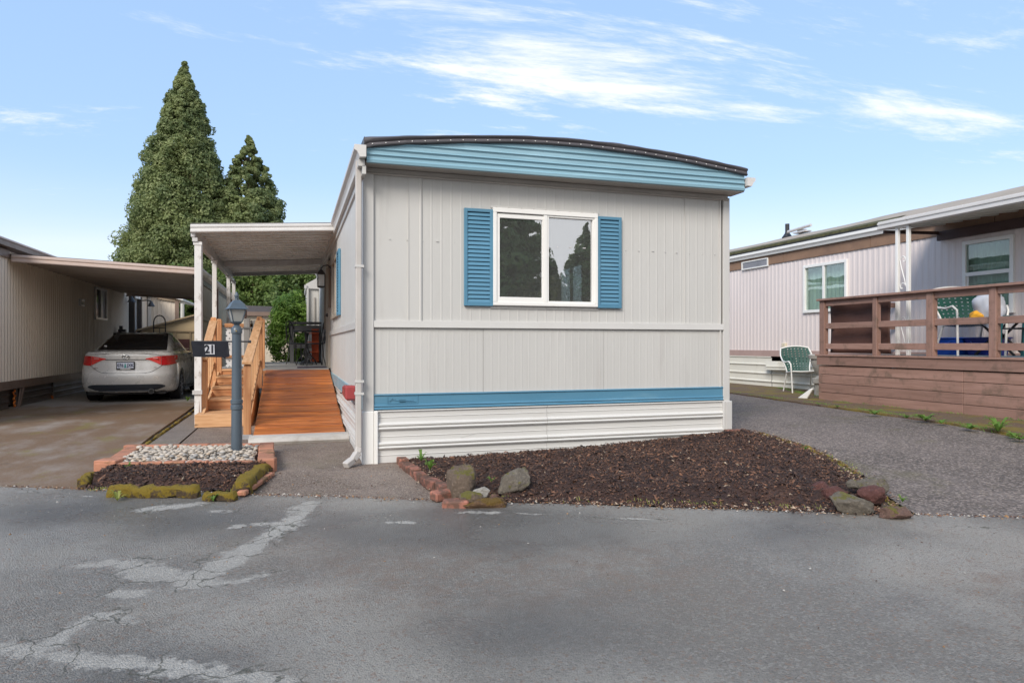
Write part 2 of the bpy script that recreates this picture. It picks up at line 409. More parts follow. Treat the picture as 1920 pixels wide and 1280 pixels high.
# ------------------------------------------------------------------ wet asphalt road
def road_material():
    m, t, b, o = newmat('road_asphalt'); p = pos(t)
    at = nd(t, 'ShaderNodeAttribute', attribute_name='wear'); sp = nd(t, 'ShaderNodeSeparateColor'); t.links.new(at.outputs['Color'], sp.inputs[0])
    wear, rust, wet = sp.outputs[0], sp.outputs[1], sp.outputs[2]
    big = noi(t, p, .55, 5, .6); fine = noi(t, p, 75, 4, .7)
    c = mixc(t, rng(t, big, .40, .62), (.21, .192, .168), (.37, .342, .30))
    stone = vor(t, p, 82, 'Color'); sv_ = nd(t, 'ShaderNodeSeparateColor'); t.links.new(stone, sv_.inputs[0])
    c = mixc(t, rng(t, sv_.outputs[0], .55, .95, 0, .5), c, (.40, .375, .34))
    c = mixc(t, rng(t, sv_.outputs[1], .86, .97, 0, .7), c, (.26, .17, .12))
    c = mixc(t, rng(t, fine, .32, .52, .45, 0), c, (.03, .028, .026))
    c = mixc(t, mth(t, 'MULTIPLY', rust, rng(t, noi(t, p, 7, 6, .7), .35, .7, 0, .5)), c, (.20, .125, .085))
    wk = mth(t, 'MULTIPLY', wet, .62); c = mixc(t, wk, c, (.055, .055, .055))
    nn = noi(t, p, 6, 8, .8, .6); nn2 = noi(t, p, 28, 4, .6)
    s = mth(t, 'MULTIPLY_ADD', nn, 2.2, -1.16); s = mth(t, 'ADD', wear, s); s = mth(t, 'ADD', s, mth(t, 'MULTIPLY_ADD', nn2, .7, -.35))
    wm = mth(t, 'MULTIPLY', rng(t, s, .42, .72), rng(t, wear, .02, .2)); dry = mixc(t, rng(t, sv_.outputs[0], .3, 1), (.38, .355, .315), (.48, .45, .40))
    c = mixc(t, mth(t, 'MULTIPLY', wm, .8), c, dry)
    # hairline cracks with moss
    wv_ = nd(t, 'ShaderNodeTexNoise'); t.links.new(p, wv_.inputs['Vector']); wv_.inputs['Scale'].default_value = 6; wv_.inputs['Detail'].default_value = 5
    sc_ = nd(t, 'ShaderNodeVectorMath', operation='SCALE'); t.links.new(wv_.outputs['Color'], sc_.inputs[0]); sc_.inputs['Scale'].default_value = .28; ad_ = nd(t, 'ShaderNodeVectorMath', operation='ADD'); t.links.new(sc_.outputs[0], ad_.inputs[0]); t.links.new(p, ad_.inputs[1])
    ck = vor(t, ad_.outputs[0], 3.2, 'Distance', 'DISTANCE_TO_EDGE')
    ckm = mth(t, 'MULTIPLY', rng(t, ck, .0, .028, 1, 0), rng(t, wear, .02, .4)); c = mixc(t, mth(t, 'MULTIPLY', ckm, .8), c, (.045, .045, .025))
    t.links.new(c, b.inputs['Base Color'])
    r = rng(t, noi(t, p, 1.3, 5), .3, .7, .30, .50); r = mth(t, 'SUBTRACT', r, mth(t, 'MULTIPLY', wet, .12)); r = mth(t, 'ADD', r, mth(t, 'MULTIPLY', wm, .35))
    t.links.new(r, b.inputs['Roughness']); b.inputs['Specular IOR Level'].default_value = .6
    h = mth(t, 'ADD', mth(t, 'MULTIPLY', vor(t, p, 115, 'Distance'), -.8), mth(t, 'MULTIPLY', noi(t, p, 130, 5, .8), 1.1)); h = mth(t, 'MULTIPLY', h, mth(t, 'SUBTRACT', 1, mth(t, 'MULTIPLY', wet, .4)))
    bump(t, b, h, .9, .012); return m
def seg_d(px_, py_, a, b):
    ax, ay = a; bx, by = b; dx, dy = bx-ax, by-ay; t = max(0, min(1, ((px_-ax)*dx+(py_-ay)*dy)/(dx*dx+dy*dy))); return math.hypot(px_-ax-dx*t, py_-ay-dy*t)
def edge_y(x): return 5.74-.474*x+.03*mnoise.noise(Vector((x*1.7, 0, 0)))+.018*mnoise.noise(Vector((x*9, 3, 0)))
cr = []
for w, pl in ((.17, [(582, 948), (560, 968), (535, 990), (490, 1015), (455, 1040), (420, 1062), (365, 1092)]), (.22, [(440, 1045), (365, 1088), (300, 1078), (250, 1062)]), (.12, [(300, 1078), (200, 1055), (150, 1062)]),
              (.10, [(500, 985), (440, 990)]), (.13, [(0, 1215), (120, 1232), (300, 1250), (420, 1268), (520, 1285)]), (.09, [(75, 1228), (120, 1192), (170, 1160), (215, 1150)]), (.07, [(170, 1160), (250, 1165)]),
              (.10, [(215, 1112), (260, 1115)]), (.16, [(270, 958), (360, 950)]), (.09, [(400, 963), (440, 962)]), (.06, [(545, 990), (575, 985)]), (.06, [(725, 983), (770, 983)]), (.07, [(860, 966), (935, 966)]),
              (.03, [(960, 968), (1080, 972)]), (.03, [(1110, 976), (1260, 980)]), (.03, [(1700, 985), (1850, 992)]), (.03, [(20, 925), (180, 935)]), (.08, [(330, 1100), (450, 1090), (500, 1075)])):
    P = [atz(*q) for q in pl]
    for a, b in zip(P, P[1:]): cr.append((a, b, w))
blobs_r = [(atz(860, 1060), .55), (atz(1180, 1060), .45), (atz(1000, 1080), .6), (atz(700, 1060), .35), (atz(1870, 1090), .3)]
blobs_w = [(atz(120, 960), .55), (atz(700, 985), .5), (atz(900, 990), .5), (atz(1050, 1000), .5), (atz(350, 985), .4), (atz(1000, 1180), .4), (atz(300, 1270), .3), (atz(1480, 1000), .35)]
xs = [-300, -80, -30, -14, -9]+[-7+i*.07 for i in range(0, 229)]+[10, 13, 20, 40, 90, 300]
ss = [0]+[.06*(i+1) for i in range(100)]+[6.6, 7.2, 8, 9]
me = bpy.data.meshes.new('road'); vs = []; colr = []
for s_ in ss:
    for x in xs:
        ey = edge_y(x) if abs(x) < 9 else 5.74-.474*x
        y = ey-s_; z = -.02*sstep(s_/2)+.012*mnoise.noise(Vector((x*.5, y*.5, 0)))*min(1, s_*4)-.001
        vs.append((x, y, max(z, -.03)+(.0 if s_ > 0 else .0)))
        wv = 0
        if -8 < x < 9 and y > 1.5:
            for a, b, w in cr:
                d = seg_d(x, y, a, b)
                if d < w*1.12: wv = max(wv, 1-d/(w*1.12))
        rv = min(1, sum(math.exp(-((x-c[0])**2+(y-c[1])**2)/r/r) for c, r in blobs_r)); tv = min(1, sum(math.exp(-((x-c[0])**2/2+(y-c[1]+.0)**2)/r/r) for c, r in blobs_w))
        colr += [wv, rv, tv, 1]
n = len(xs); me.from_pydata(vs, [], [(j*n+i+1, j*n+i, (j+1)*n+i, (j+1)*n+i+1) for j in range(len(ss)-1) for i in range(n-1)])
me.flip_normals() if me.polygons[0].normal.z < 0 else None
ca = me.color_attributes.new('wear', 'FLOAT_COLOR', 'POINT'); ca.data.foreach_set('color', colr)
me.materials.append(road_material()); me.polygons.foreach_set('use_smooth', [True]*len(me.polygons))
for v in me.vertices: v.co.z += .022
struct_(link_mesh('road', me, (0, 0, 0), None), 'damp grey asphalt road with pale worn cracks')

# ------------------------------------------------------------------ drives, walkway, verge
def aggregate(name, ca_, cb_, stone, scale=70, moss=.0, mossc=(.12, .11, .03), br=.5):
    m, t, b, o = newmat(name); p = pos(t)
    c = mixc(t, rng(t, noi(t, p, .9, 6, .65), .35, .65), ca_, cb_)
    v = nd(t, 'ShaderNodeSeparateColor'); t.links.new(vor(t, p, scale, 'Color'), v.inputs[0])
    c = mixc(t, rng(t, v.outputs[0], .45, 1, 0, .75), c, stone); c = mixc(t, rng(t, v.outputs[1], .75, 1, 0, .6), c, (.025, .024, .026)); 
    c = mixc(t, rng(t, v.outputs[2], .9, 1, 0, .6), c, (.33, .27, .22))
    if moss: c = mixc(t, rng(t, noi(t, p, 1.1, 8, .7), .52, .66, 0, moss), c, mossc)
    c = mixc(t, rng(t, noi(t, p, 3.3, 8, .7), .56, .72, 0, .35), c, (.05, .04, .032))
    t.links.new(c, b.inputs['Base Color']); b.inputs['Roughness'].default_value = .8
    h = mth(t, 'ADD', mth(t, 'MULTIPLY', vor(t, p, scale, 'Distance'), -1), mth(t, 'MULTIPLY', noi(t, p, scale*1.5, 3), .7))
    bump(t, b, h, br, .012); return m
gravel_asphalt = aggregate('coarse_gravel_asphalt', (.10, .080, .067), (.155, .125, .108), (.33, .27, .235), 62, .35, (.13, .115, .045), .8)
walk_asphalt = aggregate('brown_walk_asphalt', (.125, .088, .066), (.225, .172, .137), (.31, .255, .21), 95, .3, (.10, .09, .035), .5)
def concrete_mat():
    m, t, b, o = newmat('stained_concrete'); p = pos(t)
    ge = nd(t, 'ShaderNodeNewGeometry'); sx = nd(t, 'ShaderNodeSeparateXYZ'); t.links.new(ge.outputs['Position'], sx.inputs[0])
    c = mixc(t, noi(t, p, .7, 6, .6), (.29, .26, .23), (.37, .34, .31))
    near = rng(t, sx.outputs[1], 15.9, 14.6, 0, 1)
    k = mth(t, 'MULTIPLY', near, rng(t, noi(t, pos(t, (1, .45, 1)), 1.1, 7, .65), .30, .55, .3, 1)); c = mixc(t, k, c, (.15, .083, .036))
    k = mth(t, 'MULTIPLY', near, rng(t, noi(t, pos(t, (1, .5, 1)), 1.5, 8, .75), .53, .66, 0, .8)); c = mixc(t, k, c, (.16, .12, .015))
    c = mixc(t, rng(t, noi(t, p, 140, 3), .45, .7, 0, .35), c, (.30, .28, .25)); c = mixc(t, rng(t, noi(t, p, 6, 8, .7), .55, .75, 0, .5), c, (.06, .05, .04))
    t.links.new(c, b.inputs['Base Color']); b.inputs['Roughness'].default_value = .7; bump(t, b, noi(t, p, 110, 5), .35, .006); return m
concrete = concrete_mat()
d1 = [(-6.9, edge_y(-6.9)+.02), (-4.6, edge_y(-4.6)+.02), (-2.6, edge_y(-2.6)+.02), (-1.72, edge_y(-1.72)+.02), (-1.70, 8.6), (-1.74, 10.0), (-4.93, 10.0), (-6.9, 10.0)]
drv = thing('driveway', 'stained concrete driveway slabs under the parked car', None, (-3.4, 7, .03), kind='structure')
sheet('slab', d1, concrete, .02, .5, drv, skirt=.03)
sheet('slab', [(-6.9, 10.02), (-1.74, 10.02), (-1.78, 13.28), (-6.9, 13.28)], concrete, .018, .5, drv, skirt=.03)
sheet('slab', [(-6.9, 13.30), (-1.78, 13.30), (-1.84, 17.4), (-6.9, 17.4)], concrete, .024, .5, drv, skirt=.03)
sheet('slab', [(-6.9, 17.42), (-1.84, 17.42), (-1.9, 30), (-6.9, 30)], concrete, .02, 1.5, drv, skirt=.03)
wk = [(-1.60, edge_y(-1.6)+.02), (-.4, edge_y(-.4)+.01), (.3, edge_y(.3)+.01), (1.2, edge_y(1.2)+.01), (1.2, 6.9), (.66, 6.95), (.66, 20), (-1.28, 20), (-1.28, 9.0), (-1.6, 9.0)]
struct_(sheet('walkway', wk, walk_asphalt, .004, .5), 'brown asphalt walkway leading to the ramp')
ws = sheet('paving_strip', [(-1.62, 8.2), (-1.30, 8.2), (-1.29, 12), (-1.29, 19), (-1.62, 19)], aggregate('strip_concrete', (.15, .12, .10), (.20, .165, .14), (.24, .21, .18), 110, .3), .012, .5, skirt=.02)
struct_(ws, 'narrow concrete strip beside the walkway')
rd = [(4.2, edge_y(4.2)+.01), (5.5, edge_y(5.5)+.01), (7.0, edge_y(7)+.01), (9.5, 5.74-.474*9.5), (9.5, 3.2), (7.45, 4.6), (7.55, 5.4), (7.7, 7), (7.95, 9), (8.3, 11.6), (8.3, 24), (4.94, 24), (4.94, 6.95), (5.2, 5.8), (4.6, 4.2)]
rd[5] = (7.42, 4.3)
struct_(sheet('side_drive', [(4.25, edge_y(4.25)+.01), (5.0, edge_y(5)+.01), (6.0, edge_y(6)+.01), (7.4, edge_y(7.4)+.01), (7.42, 4.3), (7.5, 5.4), (7.7, 7), (7.95, 9), (8.3, 11.6), (8.45, 24), (4.9, 24), (4.9, 6.9), (5.0, 6.0), (4.5, 4.3)], gravel_asphalt, .006, .45), 'coarse asphalt drive between the two homes')
def verge_mat():
    m, t, b, o = newmat('mossy_soil'); p = pos(t)
    c = mixc(t, noi(t, p, 4, 6, .6), (.075, .045, .028), (.15, .095, .06)); c = mixc(t, rng(t, noi(t, p, 60, 3), .5, .75, 0, .7), c, (.26, .20, .15))
    c = mixc(t, rng(t, noi(t, p, 2.2, 8, .72), .46, .6, 0, .9), c, (.17, .125, .018)); c = mixc(t, rng(t, noi(t, pos(t, (1.3, 1, 1)), 1.9, 8, .75), .56, .68, 0, .9), c, (.12, .15, .03))
    t.links.new(c, b.inputs['Base Color']); b.inputs['Roughness'].default_value = .95; bump(t, b, noi(t, p, 45, 6), .9, .02); return m
vmat = verge_mat()
vg = sheet('verge', [(7.42, 2.6), (7.50, 5.35), (7.69, 7.0), (7.94, 9.0), (8.28, 11.6), (8.5, 16), (8.6, 22), (10.45, 22), (10.45, 2.0)], vmat, .03, .35, skirt=.05, jag=.07)
struct_(vg, 'mossy soil strip along the edge of the side drive')

# ================================================================== the mobile home in the middle
FY = 6.94; LX = .664; RX = 4.932; BY = 17.8
def wall_sheet(axis, c, a0, a1, z0, z1, prof, sign, holes=(), thick=0):
    """ribbed sheet: axis 'x' runs along x at y=c; prof(a)=depth outward; holes = (a0,a1,z0,z1)"""
    bps = {a0, a1}
    for h in holes: bps |= {max(a0, min(a1, h[0])), max(a0, min(a1, h[1]))}
    for a in prof(a0, a1): bps.add(a[0])
    bps = sorted(b for b in bps if a0-1e-6 <= b <= a1+1e-6); pr = prof(a0, a1)
    mb = MB(); 
    def P(a, z):
        d = c+sign*interp(pr, a); return (a, d, z) if axis == 'x' else (d, a, z)
    for p, q in zip(bps, bps[1:]):
        if q-p < 1e-5: continue
        mid = (p+q)/2; iv = [(z0, z1)]
        for h in holes:
            if h[0] < mid < h[1]:
                nv = []
                for lo, hi in iv:
                    if h[2] > lo: nv.append((lo, min(hi, h[2])))
                    if h[3] < hi: nv.append((max(lo, h[3]), hi))
                iv = [i for i in nv if i[1]-i[0] > 1e-4]
        for lo, hi in iv: mb.add([P(p, lo), P(q, lo), P(q, hi), P(p, hi)], [(0, 1, 2, 3)])
    return mb
def rib(period, w, d, flat=.0):
    """raised narrow ribs of depth d"""
    def f(a0, a1):
        r = []; k = math.ceil(a0/period)
        r.append((a0, flat))
        while k*period < a1:
            a = k*period
            for da, dd in ((-w, 0), (-w*.45, d), (w*.45, d), (w, 0)):
                if a0 < a+da < a1: r.append((a+da, dd+flat))
            k += 1
        r.append((a1, flat)); return r
    return f
def flatp(a0, a1): return [(a0, 0), (a1, 0)]
def zprof_sheet(axis, c, a0, a1, prof, sign, zshift0=0, zshift1=0, bottom=None):
    """horizontally ribbed sheet; prof = [(z, depth)]"""
    mb = MB(); n = max(1, int((a1-a0)/.8)); rows = []
    for z, d in prof:
        r = []
        for i in range(n+1):
            a = a0+(a1-a0)*i/n; dd = c+sign*d
            zz = z
            if bottom: zz = max(z, bottom(a))
            r.append((a, dd, zz) if axis == 'x' else (dd, a, zz))
        rows.append(r)
    return mb.strip(rows)

home = thing('mobile_home', 'grey mobile home with blue trim, arched dark roof and blue shutters beside a slider window', 'mobile home', (2.8, 12, .1))
# front wall panels
FW = (2.018, 3.204, 1.652, 2.666)   # window opening
rp = rib(.1045, .012, .0019)
def seamed(mb, name, mat=siding): return mb.build(name, mat, home)
seamed(wall_sheet('x', FY, .775, 1.120, 1.46, 2.96, flatp, -1), 'siding_panel')
seamed(wall_sheet('x', FY-.006, 1.121, 1.262, 1.46, 2.96, lambda a, b: [(a, 0), (b-.03, 0), (b-.022, .008), (b-.01, .008), (b, 0)], -1), 'siding_panel')
seamed(wall_sheet('x', FY, 1.262, 4.338, 1.46, 2.96, rp, -1, [FW]), 'siding_panel')
seamed(wall_sheet('x', FY-.004, 4.340, 4.80, 1.46, 2.96, rp, -1), 'siding_panel')
for a, b, e in ((.775, 1.908, 0), (1.911, 3.30, -.002), (3.303, 4.84, 0)):
    seamed(wall_sheet('x', FY+e, a, b, .72, 1.41, rib(.0835, .012, .0009), -1), 'siding_panel')
for xx in (1.121, 4.339): MB().box(xx-.005, xx+.002, FY-.012, FY+.01, 1.46, 2.95).build('panel_seam', siding_trim, home)
# belt trim, corner trims
zprof_sheet('x', FY, .772, 4.845, [(1.475, 0), (1.47, .022), (1.435, .026), (1.405, .03), (1.40, .018), (1.40, 0)], -1).build('belt_trim', siding_trim, home)
MB().box(.664, .772, FY-.028, FY+.06, .56, 2.955).build('corner_trim', siding_trim, home, bev=.006)
MB().box(4.80, 4.815, FY-.022, FY, .72, 2.96).box(4.845, 4.932, FY-.026, FY+.05, .56, 2.965).build('corner_trim', siding_trim, home, bev=.005)
MB().box(.655, .77, FY-.045, FY+.05, .02, .565).box(.772, .81, FY-.055, FY+.0, .03, .57).build('skirting_corner', white, home, bev=.006)
MB().box(4.86, 4.95, FY-.05, FY+.05, .12, .565).box(4.83, 4.858, FY-.052, FY, .12, .565).build('skirting_corner', siding_trim, home, bev=.006)
# eave: drip rail, soffit, fascia
zprof_sheet('x', FY, .69, 4.90, [(2.995, 0), (2.99, .03), (2.955, .034), (2.935, .05), (2.93, .03), (2.93, 0)], -1).build('drip_rail', M('drip_rail_paint', (.47, .44, .41), .5, .1, 3), home)
MB().box(.675, 4.975, 6.705, FY+.02, 2.993, 3.006).build('soffit', soffit_m, home)
FT = [(.66, 3.115), (.68, 3.135), (1.05, 3.195), (1.59, 3.258), (2.15, 3.308), (2.5, 3.326), (2.99, 3.332), (3.63, 3.313), (4.3, 3.263), (4.97, 3.190), (5.2, 3.16)]
RT = [(.60, 3.215), (.66, 3.235), (1.05, 3.285), (1.59, 3.340), (2.15, 3.393), (2.74, 3.422), (3.37, 3.418), (4.03, 3.378), (4.58, 3.327), (4.99, 3.278), (5.1, 3.25)]
pr = [(2.985, .0), (2.99, .012), (3.015, .016), (3.03, .004), (3.05, .002), (3.066, .018), (3.08, .004), (3.105, .002), (3.121, .018), (3.135, .004), (3.17, .002), (3.186, .018), (3.2, .004), (3.235, .002), (3.251, .018), (3.265, .004), (3.30, .002), (3.315, .016), (3.34, .002)]
rows = []
for z, d in pr:
    rows.append([(x, 6.70-d, min(z+.02*(x-.68)/4.3, interp(FT, x))) for x in [.678+4.295*i/60 for i in range(61)]])
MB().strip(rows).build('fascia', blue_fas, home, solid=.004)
rows = []
for i in range(81):
    x = .655+4.34*i/80; f = interp(FT, x); r = interp(RT, x); j = .006*mnoise.noise(Vector((x*5, 0, 0)))
    rows.append([(x, 6.690, f-.012), (x, 6.672, f-.008), (x, 6.670, f+.030), (x, 6.676+j*.4, f+.036), (x, 6.66+j, f+.048+j), (x, 6.655+j, f+(r-f)*.7+j*.5), (x, 6.675, r-.012+j), (x, 6.73, r+.003), (x, 6.9, r+.012), (x, 8, r+.03), (x, 12, r+.03), (x, 19.8, r+.03)])
MB().strip(rows).build('roof', membrane, home, smooth=50)
rows = [[(.655+4.34*i/40, y, interp(FT, .655+4.34*i/40)+dz) for i in range(41)] for y, dz in ((6.668, -.004), (6.661, -.004), (6.661, .008), (6.668, .008))]
MB().strip(rows).build('termination_bar', blackbar, home)
mb = MB(); x = .73
while x < 4.95: mb.lathe((x, 6.664, interp(FT, x)+.018), [(.0065, 0), (.0045, -.005)], 6, 'y'); x += .128
mb.build('screws', white, home)['kind'] = 'stuff'
MB().prism([(.66, 6.70, 3.10), (.66, 6.70, 3.235), (.66, 19.8, 3.265), (.66, 19.8, 3.10)], (-.006, 0, 0)).build('roof_edge', membrane, home)
# gutters
def gutter(mb, y0, y1, x, z, s, w=.11, h=.115):   # open K profile along y; s=-1 opens left
    pts = [(x, z), (x, z-h*.95), (x+s*w*.55, z-h), (x+s*w*.72, z-h*.55), (x+s*w, z-h*.35), (x+s*w, z), (x+s*w*.86, z), (x+s*w*.86, z-h*.3), (x+s*w*.5, z-h*.85), (x+s*.01, z-h*.85), (x+s*.01, z)]
    return mb.prism([(a, y0, b) for a, b in pts], (0, y1-y0, 0))
gutter(MB(), 6.64, 18.9, .668, 3.135, -1).build('gutter', gutter_m, home)
MB().prism([(.668, 6.64, 3.135), (.668, 6.64, 3.025), (.61, 6.64, 3.02), (.585, 6.64, 3.07), (.556, 6.64, 3.09), (.556, 6.64, 3.137)], (0, -.006, 0)).build('gutter_end_cap', gutter_m, home)
gutter(MB(), 6.66, 19.0, 4.985, 3.155, 1, .11, .1).build('gutter', gutter_m, home)
MB().prism([(4.985, 6.66, 3.155), (4.985, 6.66, 3.06), (5.045, 6.66, 3.055), (5.07, 6.66, 3.10), (5.095, 6.66, 3.12), (5.095, 6.66, 3.157)], (0, -.006, 0)).build('gutter_end_cap', gutter_m, home)
MB().box(.60, .664, 6.72, 18.9, 2.955, 3.02).box(.64, .675, 6.72, 17.8, 2.88, 2.96).build('eave_trim', siding_trim, home)
# downspout
dp = MB(); DX = .615; DY = 6.86
dp.beam((DX, DY, 3.03), (DX, DY, .22), .058, .075, (0, 1, 0)); 
for p, q in (((DX, DY, .225), (DX-.012, DY-.02, .165)), ((DX-.012, DY-.02, .17), (DX-.06, DY-.07, .11)), ((DX-.06, DY-.07, .112), (DX-.135, DY-.13, .07))): dp.beam(p, q, .06, .072, (0, 1, .3))
ds = dp.build('downspout', MATS['drip_rail_paint'], home, bev=.008)
for z in (.75, .87, 2.0): MB().box(DX-.036, DX+.05, DY-.042, DY+.05, z-.012, z+.012).build('strap', siding_trim, ds)
# blue band
zprof_sheet('x', FY, .774, 4.843, [(.735, 0), (.732, .022), (.722, .024), (.718, .012), (.628, .012), (.622, .024), (.612, .026), (.606, .016), (.592, .018), (.586, .03), (.580, .03), (.578, 0)], -1).build('blue_band', blue, home)
eb = MB(); y_ = FY-.0165
for a, b, c, d in ((.905, 1.215, .714, .719), (.905, 1.215, .632, .637), (.905, .910, .637, .714), (1.21, 1.215, .637, .714), (.985, 1.17, .662, .668), (1.03, 1.20, .648, .653), (1.02, 1.09, .648, .668)): eb.box(a, b, y_-.0012, y_+.006, c, d)
eb.beam((.925, y_, .652), (.955, y_, .694), .005, .007).beam((.955, y_, .694), (.985, y_, .664), .005, .007).beam((.92, y_, .668), (.985, y_, .68), .004, .005)
eb.build('emblem', blue, home)
# front skirting
skp = [(.573, .0), (.570, .028), (.560, .030), (.552, .012), (.505, .012), (.500, .018), (.494, .012), (.448, .012), (.442, .030), (.428, .040), (.414, .036), (.407, .020), (.400, .036), (.388, .042), (.376, .034), (.366, .012),
       (.312, .012), (.306, .018), (.300, .012), (.256, .012), (.250, .030), (.236, .040), (.222, .036), (.215, .020), (.208, .036), (.196, .042), (.184, .034), (.172, .012), (.124, .012), (.118, .018), (.112, .012), (.0, .012)]
for a, b in ((.81, 2.62), (2.622, 4.83)): zprof_sheet('x', FY-(.001 if a > 2 else 0), a, b, skp, -1, bottom=lambda a: g(a, FY)-.02).build('skirting_panel', skirt_m, home)
# crease across the skirting
MB().beam((1.66, FY-.014, .268), (1.83, FY-.014, .305), .003, .004).build('skirting_crease', skirt_m, home)
# left side wall
SW = (10.68, 12.16, 1.68, 2.615)
for a, b in ((7.0, 9.4), (9.402, 13.0), (13.95, 19.0)):
    for z0, z1, q in ((1.46, 2.95, .1045), (.72, 1.41, .0835)):
        wall_sheet('y', LX, a, b, z0, z1, rib(q, .012, .002), -1, [SW]).build('siding_panel', siding, home)
for a, b in ((7.0, 12.9), (13.98, 19.0)):
    MB().box(LX-.024, LX, a, b, 1.40, 1.475).build('belt_trim', siding_trim, home)
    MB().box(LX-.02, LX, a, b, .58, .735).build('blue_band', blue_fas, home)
zprof_sheet('y', LX+.012, 7.0, 19.0, skp, -1, bottom=lambda a: .03).build('skirting_panel', skirt_m, home)
# right side wall, with the side window that shows through the front one
RWN = (11.1, 12.35, 1.95, 2.70)
wall_sheet('y', RX, 6.99, 19.6, .55, 2.97, rib(.1045, .014, .004), 1, [RWN]).build('siding_panel', siding, home)
zprof_sheet('y', RX, 6.99, 19.6, skp, 1, bottom=lambda a: .1).build('skirting_panel', skirt_m, home)
# interior lining, floor, ceiling, partition, back wall
IL = MB()
IL.v += wall_sheet('x', FY+.09, .74, 4.86, .78, 2.93, flatp, 1, [FW]).v; IL.f += wall_sheet('x', FY+.09, .74, 4.86, .78, 2.93, flatp, 1, [FW]).f
for ax, c, hs in (('y', LX+.08, [SW]), ('y', RX-.08, [RWN])):
    w_ = wall_sheet(ax, c, FY+.09, 13.0, .78, 2.93, flatp, 1, hs); IL.add(w_.v, w_.f)
IL.box(.74, 4.86, 13.0, 13.05, .78, 2.93)
IL.build('inner_wall', interior, home)
MB().box(.70, 4.90, 7.0, 17.7, .72, .78).build('floor', int_floor, home)
MB().box(.70, 4.90, 7.0, 17.7, 2.93, 2.945).build('ceiling', interior, home)
MB().box(.70, 4.90, 19.55, 19.6, .1, 2.95).build('rear_wall', siding, home)

def slider_x(par, y, W_, zb, zt, mat_f, mat_g, open_left=True):
    """horizontal slider in a wall facing -y"""
    a, b = W_; fr = .040; y0 = y-.035
    w = MB().box(a-.01, b+.01, y0, y+.05, zt-fr, zt+.008).box(a-.01, b+.01, y0, y+.05, zb-.008, zb+fr*.7).box(a-.01, a+fr*.75, y0, y+.05, zb+fr*.7, zt-fr).box(b-fr*.75, b+.01, y0, y+.05, zb+fr*.7, zt-fr).build('window_frame', mat_f, par, bev=.004)
    m = (a+b)/2+.01
    MB().box(m-.045, m-.004, y0+.006, y+.03, zb+fr*.7, zt-fr).build('mullion', mat_f, w, bev=.003)
    la, lb, lz0, lz1 = a+fr*.75, m-.045, zb+fr*.7, zt-fr
    s = MB().box(la, lb, y0+.016, y+.03, lz1-.055, lz1-.01).box(la, lb, y0+.012, y+.03, lz0, lz0+.055).box(la, la+.035, y0+.012, y+.03, lz0+.055, lz1-.055).box(lb-.012, lb, y0+.012, y+.03, lz0+.055, lz1-.055).build('sash', mat_f, w, bev=.003)
    MB().box(la+.035, lb-.012, y+.0, y+.004, lz0+.055, lz1-.055).build('pane', mat_g, w)
    ra, rb = m-.004, b-fr*.75
    MB().box(ra, rb, y0+.012, y+.03, lz1-.02, lz1).box(ra, rb, y0+.012, y+.03, lz0, lz0+.02).box(ra, ra+.02, y0+.012, y+.03, lz0+.02, lz1-.02).box(rb-.02, rb, y0+.012, y+.03, lz0+.02, lz1-.02).build('sash', mat_f, w, bev=.003)
    MB().box(ra+.02, rb-.02, y+.008, y+.012, lz0+.02, lz1-.02).build('pane', mat_g, w)
    return w
slider_x(home, FY-.012, (FW[0], FW[1]), FW[2], FW[3], white, glass)
MB().box(FW[0]-.03, FW[1]+.03, FY-.012, FY-.004, FW[3]+.008, FW[3]+.035).build('flashing', siding_trim, home)
MB().box(FW[0]-.03, FW[1]+.03, FY-.012, FY-.004, FW[2]-.04, FW[2]-.008).build('flashing', siding_trim, home)
fl = MB()
for i in range(9):
    xx = FW[0]+.03+i*(FW[1]-FW[0]-.06)/8; fl.box(xx-.005, xx+.005, FY-.015, FY-.011, FW[3]+.018, FW[3]+.024).box(xx-.005, xx+.005, FY-.015, FY-.011, FW[2]-.028, FW[2]-.022)
fl.build('nails', soffit_m, home)['kind'] = 'stuff'
nl = MB()
for i in range(24): nl.box(.93+i*.165+RN.uniform(-.03, .03), .936+i*.165+.0, FY-.010, FY-.004, 2.29+RN.uniform(-.004, .004), 2.299)
nl.build('nails', siding_trim, home)['kind'] = 'stuff'
# shutters
def shutter(par, axis, c, a0, a1, z0, z1, n=22):
    def B(mb, p, q, d0, d1, za, zb_):
        if axis == 'x': mb.box(p, q, c-d1, c-d0, za, zb_)
        else: mb.box(c-d1, c-d0, p, q, za, zb_)
        return mb
    mb = MB(); w = .034
    B(mb, a0, a0+w, .0, .034, z0, z1); B(mb, a1-w, a1, .0, .034, z0, z1); B(mb, a0+w, a1-w, .0, .034, z1-w, z1); B(mb, a0+w, a1-w, .0, .034, z0, z0+w); B(mb, a0+w, a1-w, .0, .005, z0+w, z1-w)
    s = mb.build('shutter', blue, par, bev=.003)
    p = (z1-z0-2*w)/n
    me = None
    for i in range(n):
        z = z0+w+p*(i+.5); y0, y1 = a0+w, a1-w
        prof = [(.006, z+p*.48), (.016, z+p*.40), (.029, z-p*.42), (.026, z-p*.5), (.006, z-p*.3)]
        if axis == 'x': o = MB().prism([(y0, c-d, zz) for d, zz in prof], (y1-y0, 0, 0)).build('slat', blue, s)
        else: o = MB().prism([(c-d, y0, zz) for d, zz in prof], (0, y1-y0, 0)).build('slat', blue, s)
    return s
shutter(home, 'x', FY-.004, 1.698, 2.008, 1.636, 2.652)
shutter(home, 'x', FY-.004, 3.214, 3.508, 1.636, 2.652)
shutter(home, 'y', LX-.004, 10.16, 10.62, 1.66, 2.62)
